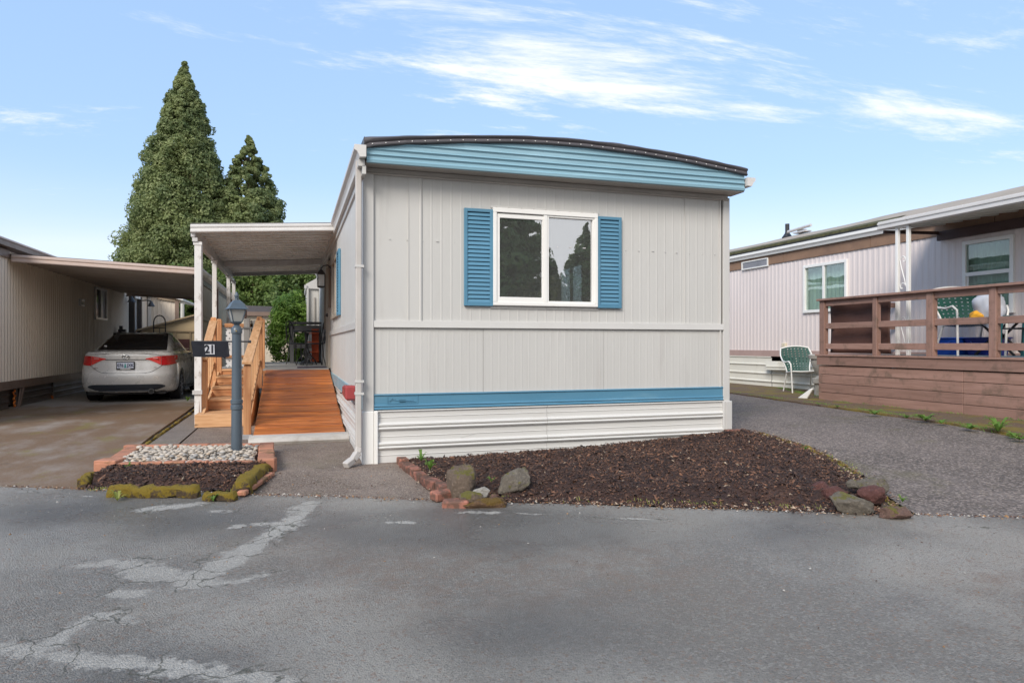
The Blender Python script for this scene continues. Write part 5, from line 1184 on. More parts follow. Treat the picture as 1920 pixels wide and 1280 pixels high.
# cabin
LC = [(1.035, .735, .30, 3.38), (1.06, .725, .47, 3.25), (1.12, .705, .62, 3.12), (1.20, .675, .82, 2.95), (1.30, .632, 1.08, 2.72), (1.375, .595, 1.30, 2.5), (1.405, .575, 1.42, 2.4), (1.435, .535, 1.65, 2.25), (1.452, .45, 1.95, 2.1)]
vs, fs, n, rings = loft(LC, LR_=.34, pw=3.2)
# a long roof: stretch by shifting, front stays back of the windscreen
sil, rw, sw, fw = MB(), MB(), MB(), MB(); half = NR+NSD+NR
for f in fs:
    i = f[0]//n; j = f[0] % n; jj = j if j <= half else n-1-j
    q = [vs[k] for k in f]; cyy = sum(p[1] for p in q)/4
    if 1 <= i <= 5 and jj < 9: rw.add(q, [(0, 1, 2, 3)])
    elif 1 <= i <= 4 and NR+2 <= jj < NR+NSD-1 and jj not in (NR+14, NR+4): sw.add(q, [(0, 1, 2, 3)])
    elif 1 <= i <= 4 and jj >= NR+NSD+3: fw.add(q, [(0, 1, 2, 3)])
    else: sil.add(q, [(0, 1, 2, 3)])
sil.add([vs[(len(LC)-1)*n+j] for j in range(n)], [tuple(range(n))])
def weld(o):
    bm = bmesh.new(); bm.from_mesh(o.data); bmesh.ops.remove_doubles(bm, verts=bm.verts, dist=.0005); bm.to_mesh(o.data); bm.free(); o.data.polygons.foreach_set('use_smooth', [True]*len(o.data.polygons)); o.data.set_sharp_from_angle(angle=rad(35)); return o
weld(sil.build('cabin', silver, car)); weld(rw.build('rear_window', carglass, car)); weld(sw.build('side_window', carglass, car)); weld(fw.build('windscreen', carglass, car))
def patch(xs, ztop, zbot, push=.008, rows=5):
    r = []
    for x in xs:
        zt, zb = ztop(x), zbot(x); r.append([(x, rear_y(x, zb+(zt-zb)*k/rows, push), zb+(zt-zb)*k/rows) for k in range(rows+1)])
    return MB().strip(r)
for s in (-1, 1):
    o1 = patch([s*(.36+.27*i/10) for i in range(11)], lambda x: .895+.05*(abs(x)-.36)/.27, lambda x: .875-.115*max(0, (abs(x)-.40)/.23)**1.1, .010).build('taillight', redl2, car, smooth=40)
    patch([s*(.635+.232*i/12) for i in range(13)], lambda x: min(.955, .946+.01*(abs(x)-.63)/.2), lambda x: .758+.02*max(0, (abs(x)-.75)/.1), .012).build('taillight', redl, car, smooth=40)
    MB().box(s*.52-.055, s*.52+.055, rear_y(.52, .90, .02), rear_y(.52, .9, -.01), .893, .902).build('lens_strip', M('white_lens', (.8, .6, .58), .2, 0, 1, bmp=0), o1)
def darkline(p, r=.0045): return MB().tube([(x, rear_y(x, z, .002), z) for x, z in p], r, 5).build('dark_line', darkm, car)
darkline([(-.65+.0, .755), (-.58, .70), (-.50, .645), (-.44, .617), (-.36, .605), (0, .602), (.36, .605), (.44, .617), (.50, .645), (.58, .70), (.65, .755)]); darkline([(-.37, .872), (-.2, .868), (0, .867), (.2, .868), (.37, .872)], .006)  # trunk shut gap, then the shade of the lip crease drawn black
MB().tube([(x, .03+.06*(abs(x)/.7)**3, 1.012) for x in [-.68+.085*i for i in range(17)]], .012, 6).build('spoiler_lip', silver, car, smooth=80)
patch([-.70+1.4*i/20 for i in range(21)], lambda x: .375-.03*max(0, (abs(x)-.6)/.1), lambda x: .255+.06*max(0, (abs(x)-.55)/.15), .012).build('valance', dplast, car, smooth=40)
MB().tube([(x, rear_y(x, .25, .01), .245) for x in [-.5+.1*i for i in range(11)]], .009, 6).build('valance_lip', dplast, car)
ex_ = MB().lathe((.47, .10, .235), [(.055, -.12), (.05, -.12), (.05, .2), (.055, .2)], 16, 'y').build('exhaust', M('exhaust_steel', (.25, .25, .26), .25, .1, 9, metal=.9), car)
MB().lathe((.47, -.025, .235), [(.045, -.004), (.045, .0)], 16, 'y').build('dark_bore_disc', darkm, ex_)  # black disc closes the pipe and stands for its dark inside
ps = MB().box(-.165, .165, -.005, .03, .675, .835).build('licence_plate', M('plate_frame_black', (.01, .01, .01), .4, 0, 1, bmp=0), car, bev=.004)
MB().box(-.150, .150, -.010, -.004, .700, .818).build('plate_face', M('plate_sheet', (.60, .64, .74), .4, .06, 9), ps)
blkt = M('plate_text', (.02, .025, .09), .5, 0, 1, bmp=0); r90 = Matrix.Rotation(rad(90), 3, 'X')
text('plate_text', '076', .085, blkt, ps, (-.088, -.0115, .757), r90, .001, .002, .85); text('plate_text', 'JXK', .085, blkt, ps, (.092, -.0115, .757), r90, .001, .002, .85)
MB().prism([(-.022, -.0115, .712), (.022, -.0115, .712), (.010, -.0115, .745), (.020, -.0115, .745), (.006, -.0115, .775), (.012, -.0115, .775), (0, -.0115, .808), (-.012, -.0115, .775), (-.006, -.0115, .775), (-.020, -.0115, .745), (-.010, -.0115, .745)], (0, .001, 0)).build('plate_tree', M('plate_teal', (.05, .35, .33), .5, 0, 1, bmp=0), ps)
MB().box(-.09, .09, -.012, -.004, .682, .696).build('frame_caption', white, ps)
def ell(cx, cz_, rx, rz_, tr=.006):
    return [(cx+rx*math.cos(a), rear_y(0, cz_+rz_*math.sin(a), .010), cz_+rz_*math.sin(a)) for a in [k*math.pi/12 for k in range(24)]]
MB().tube(ell(0, .93, .065, .042), .007, 5, True).tube(ell(0, .931, .021, .038), .006, 5, True).tube(ell(0, .951, .045, .016), .006, 5, True).build('emblem', chrome, car, smooth=80)
MB().box(-.60, -.44, rear_y(.52, .72, .006), rear_y(.52, .72, -.02), .706, .718).build('badge', M('badge_metal', (.42, .34, .33), .3, 0, 1, metal=.6, bmp=0), car); MB().box(.49, .55, rear_y(.52, .72, .006), rear_y(.52, .72, -.02), .708, .718).build('badge', MATS['badge_metal'], car)
MB().box(-.10, .10, .78, .80, 1.14, 1.15).build('brake_light', white, car); MB().box(-.55, -.50, .70, .72, 1.14, 1.16).build('sticker', white, car)
for s in (-1, 1):
    for y in (.97, 3.67):
        w = MB().lathe((s*.775, y, .315), [(.22, -.10), (.30, -.105), (.315, -.08), (.318, 0), (.315, .08), (.30, .105), (.22, .10)], 36, 'x').build('wheel', tyre, car, smooth=50)
        rm = MB()
        for k in range(10):
            a = k*math.pi/5; c0 = (s*.868, y+.05*math.cos(a), .315+.05*math.sin(a)); c1 = (s*.872, y+.21*math.cos(a+.12), .315+.21*math.sin(a+.12)); rm.beam(c0, c1, .03, .02, (1, 0, 0))
        rm.lathe((s*.86, y, .315), [(.05, -.01), (.05, .02)], 16, 'x').tube([(s*.875, y+.215*math.cos(a), .315+.215*math.sin(a)) for a in [k*math.pi/16 for k in range(32)]], .012, 6, True).build('rim', M('rim_alloy', (.22, .22, .25), .3, .05, 5, metal=.8), w)
    mb = MB().sphere((s*.94, 3.02, 1.06), (.10, .07, .065), 12, 8).build('mirror', silver, car, smooth=80)
    MB().box(s*.80, s*.88, 3.0, 3.04, 1.0, 1.04).build('mirror_arm', dplast, mb)
    for y in (1.62, 2.62): MB().sphere((s*.885, y, .90), (.02, .10, .022), 10, 6).build('door_handle', silver, car, smooth=80)
    for y in (1.42, 2.42):
        MB().tube([(s*(lev(z, 1)+.001), y+.02*(z-.5), z) for z in (.25, .4, .55, .7, .85, .98)], .004, 4).build('dark_line', darkm, car)
    MB().tube([(s*.72, y, 1.075+.008*math.sin((y-.8)/2.2*3.14)) for y in [.9+.11*i for i in range(20)]], .008, 5).build('window_trim', chrome, car, smooth=80)
    MB().box(s*.86, s*.89, 1.36, 3.28, .20, .25).build('sill', dplast, car)
MB().box(-.70, .70, .15, 4.4, .17, .21).build('underbody', darkm, car)
car.location = (-3.20, 15.42, .055); car.rotation_euler = (0, 0, rad(-.8))

# ================================================================== buildings and vegetation beyond
cb = thing('cream_building', 'cream building with dark flat roof seen beyond the porch', 'building', (0, 31, .03))
crm = M('cream_stucco', (.66, .57, .44), .7, .06, 1)
MB().box(-3.0, 3.2, 31, 36, .0, 2.45).build('wall', crm, cb); MB().box(-3.1, 3.3, 30.8, 36.2, 2.45, 2.62).build('eave', btrim, cb); MB().prism([(-3.1, 30.8, 2.62), (3.3, 30.8, 2.62), (3.3, 30.8, 2.78), (-3.1, 30.8, 2.90)], (0, 5.4, 0)).build('roof', membrane, cb)
MB().box(-1.2, -.9, 30.9, 31, 1.3, 2.1).build('window', tanp, cb)
t_ = thing('utility_pole', 'pale thin pole standing among the trees beyond the carport', 'pole', (-4.5, 33, 0))
MB().lathe((-4.62, 33, 0), [(.09, 0), (.07, 4.1)], 8).build('pole', M('pale_pole', (.5, .48, .44), .7, .1, 5), t_)

def leafcloud(centers, radii, per, size, rng_, up=.35, flat=1.0, shell=.55, elong=1.0, nz=.55):
    """many leaf-sized quads in clumps; returns verts, faces (numpy)"""
    nC = len(centers); c = np.repeat(centers, per, 0); r = np.repeat(radii, per, 0)
    d = rng_.normal(size=(nC*per, 3)); d /= np.linalg.norm(d, axis=1)[:, None]
    rr = shell+(1-shell)*rng_.random(nC*per)**.6
    p = c+d*r*rr[:, None]*np.array([1, 1, flat])
    nrm = d+rng_.normal(size=d.shape)*nz; nrm[:, 2] += up; nrm /= np.linalg.norm(nrm, axis=1)[:, None]
    t = rng_.normal(size=d.shape); t -= nrm*(t*nrm).sum(1)[:, None]; t /= np.linalg.norm(t, axis=1)[:, None]; b = np.cross(nrm, t)
    s = size*(.6+.8*rng_.random(nC*per))[:, None]; t = t*s*elong; b = b*s
    V = np.stack([p-t, p+b*.55, p+t, p-b*.55], 1).reshape(-1, 3); F = np.arange(len(V)).reshape(-1, 4)
    return V, F
def np_mesh(name, V, F, mat):
    me = bpy.data.meshes.new(name); me.vertices.add(len(V)); me.vertices.foreach_set('co', V.astype(np.float32).ravel())
    me.loops.add(F.size); me.loops.foreach_set('vertex_index', F.astype(np.int32).ravel()); me.polygons.add(len(F))
    me.polygons.foreach_set('loop_start', np.arange(0, F.size, F.shape[1], dtype=np.int32)); me.polygons.foreach_set('loop_total', np.full(len(F), F.shape[1], dtype=np.int32))
    me.update(); me.materials.append(mat); return me
bark = M('bark', (.12, .075, .05), .9, .3, 6, (1, 1, .3), bmp=.8, bscale=12, bdist=.03)
def conifer(name, label, loc, h, R, prof, n, per, size, mat, seed, cl=.55, group='sequoias behind the carport', cat='tree', shape=None):
    rg = np.random.default_rng(seed); C = []; RD = []; tip = []
    k = 0
    while len(C) < n:
        k += 1; t = rg.random(); z = h*(.04+.955*t); rm = R*interp(prof, z/h)
        if rg.random() > .25+.75*rm/R: continue
        a = rg.random()*6.283; bumpy = 1+.08*math.sin(3*a+z*1.1+seed)+.08*math.sin(5*a-z*2.3+seed*2)
        rr = rm*bumpy*(.70+.32*rg.random()**.6) if rg.random() < .85 else rm*rg.random()*.7
        c_ = cl*(.22+.98*min(1, rm/R*1.3))*(.65+.65*rg.random())
        C.append((math.cos(a)*rr, math.sin(a)*rr, z)); RD.append((c_, c_, c_*.8))
    for q in np.linspace(.93, .995, 14): C.append((rg.normal()*.06, rg.normal()*.06, h*q)); RD.append((cl*(1.03-q)*2.0,)*3)
    C = np.array(C); RD = np.array(RD); V, F = leafcloud(C, RD, per, size, rg, up=.25, shell=.68, nz=.38)
    t = thing(name, label, cat, loc, group); cr = link_mesh('crown', np_mesh('crown', V, F, mat), Vector(loc), t)
    mb = MB().tube([(0, 0, -.2), (0.03, 0, h*.3), (0, .03, h*.6), (0, 0, h*.96)], [R*.085+.1, R*.065+.06, R*.035+.03, .02], 10)
    for i in range(0, n, 12):
        c = C[i]; mb.tube([(0, 0, c[2]*.93), (c[0]*.5, c[1]*.5, c[2]*.95), (c[0]*.95, c[1]*.95, c[2])], [.07, .05, .02], 4)
    me, cc = mb.mesh('trunk', center=(0, 0, 0)); me.materials.append(bark); link_mesh('trunk', me, Vector(loc), t)
    return t
seqm = leafmat('sequoia_leaf', (.29, .34, .14), (.15, .20, .08), (.40, .43, .21), .9, 4)
pr1 = [(0, .85), (.1, .98), (.2, 1.0), (.38, .95), (.5, .78), (.6, .63), (.75, .42), (.88, .22), (.95, .08), (1, .01)]
conifer('sequoia_tree', 'tallest dark green sequoia with a pointed cone crown', (-6.2, 45, 0), 18.2, 3.4, pr1, 2300, 130, .08, seqm, 4, .46)
conifer('sequoia_tree', 'shorter sequoia with open branches right of the tallest one', (-2.55, 45, 0), 14.1, 3.5, pr1, 1300, 120, .08, seqm, 9, .40)
bgm = leafmat('background_leaf', (.18, .26, .07), (.10, .16, .05), (.27, .31, .10), .6, 3)
def broad(name, label, loc, h, R, n, per, size, mat, seed, group='trees beyond the cream building', cl=.5, low=.12):
    rg = np.random.default_rng(seed); C = []; RD = []
    while len(C) < n:
        p = rg.normal(size=3); p /= np.linalg.norm(p); q = .55+.5*rg.random(); z = h*(.5+low)+p[2]*h*(.5-low)*q
        b = 1+.2*math.sin(p[0]*5+seed)+.15*math.sin(p[2]*7+seed)
        C.append((p[0]*R*q*b, p[1]*R*q*b, max(.25, z))); c_ = cl*(.6+.7*rg.random()); RD.append((c_, c_, c_*.8))
    V, F = leafcloud(np.array(C), np.array(RD), per, size, rg, up=.35, shell=.4)
    t = thing(name, label, 'tree', loc, group); link_mesh('crown', np_mesh('crown', V, F, mat), Vector(loc), t)
    mb = MB().tube([(0, 0, -.2), (.05, 0, h*.35), (0, .1, h*.7)], [R*.09+.05, R*.06+.03, .04], 8)
    for i in range(0, n, 12): c = C[i]; mb.tube([(0, 0, h*.35), (c[0]*.5, c[1]*.5, c[2]*.75), tuple(c)], [.06, .04, .015], 4)
    me, cc = mb.mesh('trunk', center=(0, 0, 0)); me.materials.append(bark); link_mesh('trunk', me, Vector(loc), t); return t
for i, (x, y, h, R, lb) in enumerate([(-5.2, 38, 5.0, 1.9, 'bushy green tree seen under the carport roof'), (-2.2, 40, 6.0, 2.2, 'bushy tree behind the lamp post under the porch canopy'), (.0, 39, 6.3, 2.3, 'dark evergreen tree above the cream building roof'), (2.2, 38, 6.2, 2.2, 'green tree behind the laurel bush'), (4.6, 40, 6.2, 2.2, 'tree hidden mostly behind the home\'s rear corner')]):
    broad('background_tree', lb, (x, y, 0), h, R, 150, 110, .10, bgm, 20+i, cl=.62)
lau = leafmat('laurel_leaf', (.18, .30, .055), (.10, .19, .04), (.30, .40, .10), 1.6, 12)
def laurel():
    rg = np.random.default_rng(5); C = []; RD = []
    while len(C) < 240:
        p = rg.normal(size=3); p /= np.linalg.norm(p); q = .6+.45*rg.random(); z = 1.55+p[2]*1.12*q; w = .66 if z < 1.9 else .62-.22*(z-1.9)
        C.append((p[0]*w*q, p[1]*.6*q, z)); c_ = .13+.1*rg.random(); RD.append((c_, c_, c_))
    V, F = leafcloud(np.array(C), np.array(RD), 40, .033, rg, up=.5, shell=.2, elong=1.9)
    t = thing('laurel_bush', 'bright green leafy laurel bush at the end of the porch', 'bush', (.0, 19.6, 0)); link_mesh('foliage', np_mesh('foliage', V, F, lau), Vector((.0, 19.6, .02)), t)
    mb = MB()
    for i in range(9):
        a = i*.7; mb.tube([(.05*math.cos(a), .05*math.sin(a), 0), (.2*math.cos(a), .2*math.sin(a), .9), (.38*math.cos(a), .38*math.sin(a), 1.9)], [.025, .018, .008], 5)
    me, cc = mb.mesh('stem', center=(0, 0, 0)); me.materials.append(bark); link_mesh('stem', me, Vector((.0, 19.6, 0)), t)
laurel()
# trees across the road behind the camera, mirrored in the windows
pr2 = [(0, .5), (.1, .9), (.2, 1.0), (.35, .86), (.5, .66), (.65, .46), (.8, .28), (.9, .15), (1, .02)]
t0 = conifer('fir_tree', 'fir tree across the road mirrored in the front window', (10.6, -22, 0), 11.5, 2.2, pr2, 330, 70, .14, bgm, 31, .5, 'trees across the road behind the viewer')
collect()
for i, (x, y, s, sz, lb) in enumerate([(12.6, -23, .9, 1.0, 'broad fir across the road left of the middle gap in the reflection'), (15.8, -22, .75, .72, 'narrow dark fir across the road reflected in the right pane'), (6.6, -24, 1.2, 1.1, 'large fir across the road at the left of the reflection'), (20.5, -24, .9, .8, 'fir across the road near the right end of the hedge'), (-6, -26, 1.3, 1.2, 'big fir across the road far to the left'), (-15, -25, 1.2, 1.0, 'outermost left fir across the road'), (33, -22, 1.2, 1.1, 'outermost right fir across the road'), (13.9, -22, .6, .52, 'smallest fir across the road')]):
    c = copy_tree(t0); c.location = (x, y, 0); c.scale = (s, s, sz); c.rotation_euler = (0, 0, i*1.3); c['label'] = lb
hd = broad('hedge_bush', 'olive green hedge bush across the road mirrored low in the window', (12, -19, 0), 4.4, 2.6, 130, 80, .09, leafmat('olive_leaf', (.13, .13, .04), (.08, .09, .03), (.17, .16, .06), .7, 4), 77, 'hedge bushes across the road', .6, .02)
collect()
for i in range(9):
    if i == 4: continue
    c = copy_tree(hd); c.location = (12+(i-4)*4.4, -19-.6*(i % 2), 0); c.rotation_euler = (0, 0, i*1.1)
    c['label'] = ['hedge bush across the road at the far left end', 'hedge bush across the road, second from the left end', 'hedge bush across the road, third from the left end', 'hedge bush across the road just left of the tallest olive one', '', 'hedge bush across the road just right of the tallest olive one', 'hedge bush across the road, third from the right end', 'hedge bush across the road, second from the right end', 'hedge bush across the road at the far right end'][i]
# ================================================================== right neighbour's home
CX = 10.4
csid = M('pale_pink_siding', (.70, .62, .59), .45, .04, 1.5, (1, 1, .4), c2=(.52, .46, .46), c2lo=.55, c2hi=.8, c2amt=.3, c2scale=1.4, bmp=.1)
crb = M('tan_roof_membrane', (.33, .28, .23), .8, .15, 2, (1, .4, 1), c2=(.20, .17, .11), c2lo=.5, c2hi=.7, c2amt=.5, c2scale=1.5, bmp=.3, bscale=10, bdist=.01)
hc = thing('pink_home', 'pale pink ribbed mobile home on the right behind a brown deck', 'mobile home', (12, 11, .25))
W1 = (10.79, 11.94, 1.93, 2.88); W2 = (7.53, 8.30, 1.74, 2.87)
for a, b in ((3, 7.2), (7.202, 9.6), (9.602, 13.2), (13.202, 22)):
    wall_sheet('y', CX, a, b, 1.10, 3.06, rib(.125, .036, .0065), -1, [W1, W2]).build('siding_panel', csid, hc)
MB().box(CX-.02, CX+.02, 3, 22, .965, 1.10).build('base_rail', M('dusty_pink_brown', (.40, .28, .25), .6, .1, 4), hc)
for i in range(8): MB().box(CX-.03, CX+.01, 3+i*2.4, 5.39+i*2.4, 3.062, 3.27).build('frieze_board', M('rust_brown_board', (.25, .15, .095), .7, .12, 3, c2=(.14, .085, .06), c2lo=.5, c2hi=.7, c2amt=.5), hc)
for y0, y1 in ((3, 22),):
    MB().prism([(CX-.02, y0, 3.40), (CX-.02, y0, 3.28), (CX-.08, y0, 3.27), (CX-.10, y0, 3.32), (CX-.13, y0, 3.345), (CX-.13, y0, 3.40)], (0, y1-y0, 0)).build('gutter', white, hc)
MB().box(CX-.02, CX+.15, 3, 22, 3.402, 3.50).build('roof_edge', blackbar, hc)
rows = []
for i in range(39):
    y = 3+.5*i; j = lambda k: .02*mnoise.noise(Vector((y*.7, k, 3)))
    rows.append([(CX+.02, y, 3.475+j(0)), (CX+.0, y, 3.50+j(0)), (CX+.25, y, 3.60+j(1)), (CX+.6, y, 3.73+j(2)), (CX+1.1, y, 3.85+j(3)), (CX+1.8, y, 3.90+j(4)), (CX+2.8, y, 3.80), (CX+3.6, y, 3.5)])
MB().strip(rows).build('roof', crb, hc, smooth=60)
mossr = M('roof_moss', (.07, .065, .025), .95, .5, 10, bmp=.8, bscale=20)
rows = []
for i in range(150):
    y = 9.6+.075*i; j = .02*abs(mnoise.noise(Vector((y*6, 0, 0)))); rows.append([(CX-.028, y, 3.46-j), (CX-.035, y, 3.50), (CX+.03, y, 3.525+j), (CX+.2, y, 3.585+j*.4)])
MB().strip(rows).build('moss_fringe', mossr, hc)
cskp = [(.965, 0), (.96, .03), (.94, .03), (.93, .01), (.80, .01), (.785, .035), (.765, .035), (.75, .012), (.60, .012), (.585, .036), (.56, .036), (.55, .012), (.42, .012), (.40, .036), (.38, .036), (.37, .01), (.2, .01)]
wskirt = M('white_skirting', (.70, .68, .60), .4, .06, 2, c2=(.42, .36, .25), c2lo=.55, c2hi=.75, c2amt=.5, c2scale=3)
zprof_sheet('y', CX, 13.0, 22, cskp, -1).build('skirting_panel', wskirt, hc); zprof_sheet('y', CX+.005, 10.6, 12.99, [(z-.06 if z > .9 else z, d) for z, d in cskp if z < .87], -1).build('skirting_panel', wskirt, hc); zprof_sheet('y', CX+.0, 3, 10.59, cskp, -1).build('skirting_panel', wskirt, hc)
lp = MB().prism([(CX-.16, 11.35, .70), (CX-.13, 13.05, .66), (CX-.10, 13.1, .86), (CX-.11, 11.3, .875)], (.012, 0, 0)).build('loose_panel', wskirt, hc)
MB().beam((CX-.17, 11.35, .71), (CX-.14, 13.05, .67), .02, .02).beam((CX-.16, 11.35, .77), (CX-.13, 13.05, .73), .02, .02).build('panel_rib', wskirt, lp)
MB().box(CX+.3, CX+.34, 3.1, 21.9, .1, 1.0).build('dark_void_sheet', darkm, hc); MB().box(CX-.02, CX+.02, 11.6, 11.64, .86, .96).box(CX-.02, CX+.02, 12.2, 12.24, .86, .96).build('stud', wskirt, hc)  # black sheet stands for the dark void behind the skirting
MB().box(CX-.02, CX+.0, 11.25, 11.38, .22, .48).build('broken_stake', M('grey_plastic', (.35, .33, .28), .6, .1, 5), hc)
MB().box(CX+.02, CX+3.5, 3.02, 3.06, .2, 3.4).box(CX+.5, CX+.55, 3.1, 21.9, 1.0, 3.3).build('inner_wall', interior, hc)
curt = M('pale_green_curtain', (.52, .58, .50), .9, .05, 3)
def window_y(par, W_, kind):
    a, b, zb, zt = W_; x = CX
    w = MB().box(x-.045, x+.03, a-.03, b+.03, zt-.03, zt+.03).box(x-.05, x+.03, a-.03, b+.03, zb-.03, zb+.03).box(x-.045, x+.03, a-.03, a+.03, zb+.03, zt-.03).box(x-.045, x+.03, b-.03, b+.03, zb+.03, zt-.03).build('window_frame', white, par, bev=.004)
    if kind == 's':
        m = (a+b)/2+.02; MB().box(x-.04, x+.0, m-.025, m+.025, zb+.03, zt-.03).build('mullion', white, w)
        MB().box(x-.01, x-.006, a+.03, m-.025, zb+.03, zt-.03).build('pane', glass_c, w); MB().box(x+.0, x+.004, m+.025, b-.03, zb+.03, zt-.03).build('pane', glass_c, w)
    else:
        m = 2.36; MB().box(x-.04, x+.0, a+.03, b-.03, m-.03, m+.03).build('mullion', white, w)
        MB().box(x-.01, x-.006, a+.03, b-.03, m+.03, zt-.03).build('pane', glass_c, w); MB().box(x+.0, x+.004, a+.03, b-.03, zb+.03, m-.03).build('pane', glass_c, w)
        MB().box(x-.015, x, a+.03, a+.06, zb+.03, m-.03).box(x-.015, x, b-.06, b-.03, zb+.03, m-.03).box(x-.015, x, a+.06, b-.06, zb+.03, zb+.06).build('sash', white, w)
    n_ = 60; z0 = zb-.1; rows = [[(x+.12+.025*math.sin(i*1.35)+.01*math.sin(i*.7), a-.1+(b-a+.2)*i/n_, z) for i in range(n_+1)] for z in (z0, zt+.1)]
    MB().strip(rows).build('curtain', curt, w, smooth=1); return w
window_y(hc, W1, 's'); window_y(hc, W2, 'd')
o_ = MB().box(CX-.05, CX, 13.09, 14.05, 3.03, 3.055).box(CX-.05, CX, 13.09, 14.05, 3.20, 3.225).box(CX-.05, CX, 13.09, 13.12, 3.055, 3.20).box(CX-.05, CX, 14.02, 14.05, 3.055, 3.20).build('vent_frame', white, hc); MB().box(CX-.035, CX-.03, 13.12, 14.02, 3.055, 3.20).build('vent_glass', M('grey_vent_glass', (.20, .20, .22), .15, .3, 2, bmp=0), o_)
MB().box(CX-.06, CX-.0, 12.50, 12.62, 1.15, 1.27).build('outlet_box', M('ivory_plastic', (.62, .55, .42), .5, .1, 8), hc, bev=.01)
MB().box(CX-.04, CX, 9.598, 9.606, 1.1, 3.06).build('panel_seam', csid, hc)
t_ = thing('vent_pipe', 'black vent pipe rising from the pink home\'s roof', 'vent pipe', (11.4, 13.7, 3.8)); MB().lathe((11.4, 13.7, 0), [(.13, 3.82), (.06, 3.92), (.05, 3.95), (.05, 4.15)], 12).build('pipe', blackbar, t_)
t_ = thing('roof_vent', 'low grey vent cowl on the pink home\'s roof', 'roof vent', (11.4, 13.2, 3.85)); MB().box(11.3, 11.5, 13.0, 13.4, 3.86, 3.89).box(11.35, 11.45, 13.1, 13.3, 3.85, 3.93).build('cowl', alum, t_); MB().tube([(11.3, 13.55, 3.93), (11.35, 12.85, 3.98)], .035, 8).build('duct', alum, t_)

# awning over the deck
aw = thing('deck_awning', 'cream metal awning over the brown deck on scrolled posts', 'awning', (9.7, 6.5, 1.06))
AX, AY0, AY1 = 9.05, 2.5, 8.74
MB().prism([(AX, AY1, 3.215), (AX, AY1, 3.10), (AX+.05, AY1, 3.085), (AX+.08, AY1, 3.09), (AX+.08, AY1, 3.21)], (0, AY0-AY1, 0)).prism([(AX-.02, AY1, 3.195), (AX-.02, AY1, 3.165), (AX, AY1, 3.16), (AX, AY1, 3.2)], (0, AY0-AY1, 0)).prism([(AX-.02, AY1, 3.13), (AX-.02, AY1, 3.095), (AX, AY1, 3.09), (AX, AY1, 3.135)], (0, AY0-AY1, 0)).build('gutter', gutter_m, aw)
y = AY1-.05
while y > AY0: 
    MB().strip([[(x, y-d, 3.12+.15*(x-AX)/1.35+z) for d, z in ((0, 0), (.005, -.04), (.06, -.04), (.066, -.005), (.29, -.005), (.30, 0))] for x in (AX+.05, CX-.03)]).build('ceiling_pan', M('cream_pan', (.62, .60, .54), .4, .08, 3), aw); y -= .3
MB().add([(AX+.02, AY0, 3.15), (CX, AY0, 3.31), (CX, AY1, 3.31), (AX+.02, AY1, 3.15), (AX+.02, AY0, 3.16), (CX, AY0, 3.32), (CX, AY1, 3.32), (AX+.02, AY1, 3.16)], [(0,1,2,3),(4,5,6,7),(0,1,5,4),(1,2,6,5),(2,3,7,6),(3,0,4,7)]).build('roof_sheet', gutter_m, aw)
MB().box(CX-.10, CX-.04, AY0, AY1, 2.97, 3.12).build('ledger_board', M('dark_brown_ledger', (.06, .03, .025), .6, .1, 3), aw)
MB().beam((AX+.10, AY1-.02, 3.06), (CX-.1, AY1-.02, 3.10), .03, .05).build('end_beam', MATS['dark_brown_ledger'], aw)
def scroll_post(x, ya, yb):
    p = MB().box(x-.025, x+.025, ya-.02, ya+.03, 1.065, 3.09).box(x-.025, x+.025, yb-.03, yb+.02, 1.065, 3.09).box(x-.03, x+.03, yb-.03, ya+.03, 3.07, 3.10).build('post', white, aw, bev=.003)
    ym = (ya+yb)/2; w_ = abs(ya-yb)/2-.03
    for z in (2.55, 1.60):
        for s, zz in ((1, z), (-1, z-.42)):
            pts = [(x, ym-s*w_*.2+s*(w_*(1-.11*k))*math.cos(k*.62+.3), zz+s*.0+(.085*(1-.11*k))*math.sin(k*.62+.3)) for k in range(9)]
            MB().tube(pts, .009, 5).build('scroll', white, p)
        MB().tube([(x, ym+w_*.9, z+.02), (x, ym+w_*.5, z-.1), (x, ym, z-.21), (x, ym-w_*.5, z-.32), (x, ym-w_*.9, z-.42)], .009, 5).build('scroll', white, p)
scroll_post(9.12, 8.42, 8.23)

# brown deck
dc = thing('brown_deck', 'brown painted wooden deck with railing in front of the pink home', 'deck', (9.5, 7, .25))
DX, DYE = 8.75, 9.74
for k, (z0, z1) in enumerate(((.255, .405), (.412, .56), (.567, .715), (.722, .865))):
    sp = 7.02+(.0 if k % 2 else .0)
    for a, b in ((2.6, 7.018), (7.024, DYE-.02)): MB().box(DX, DX+.035, a, b, z0, z1).build('board', brownp['y'], dc, bev=.003)
for a, b in ((2.6, 6.10), (6.105, DYE)): MB().box(DX-.025, DX+.02, a, b, .88, 1.03).build('rim_board', brownp['y'], dc, bev=.003)
MB().box(DX-.045, DX+.10, 2.6, DYE+.02, 1.034, 1.064).build('edge_board', brownp['y'], dc, bev=.003)
x = DX+.106
while x < CX-.06: MB().box(x, x+.135, 2.6, DYE, 1.03, 1.062).build('deck_board', brownp['y'] if x < 9.0 else wood('worn_deck_board', (.20, .18, .16), (.13, .115, .10), 'y', .7, .1) if 'worn' not in MATS else 0, dc); x += .141
for k, (z0, z1) in enumerate(((.255, .405), (.412, .56), (.567, .715), (.722, .865), (.88, 1.03))): MB().box(DX+.04, CX-.03, DYE-.04, DYE-.005, z0, z1).build('board', brownp['x'], dc, bev=.003)
RY = [(9.66, .115), (8.53, .085), (7.55, .115), (6.62, .10), (5.4, .10)]
for y, w_ in RY: MB().box(DX+.01, DX+.01+.09, y-w_/2, y+w_/2, 1.064, 1.99).build('post', brownp['z'], dc, bev=.004)
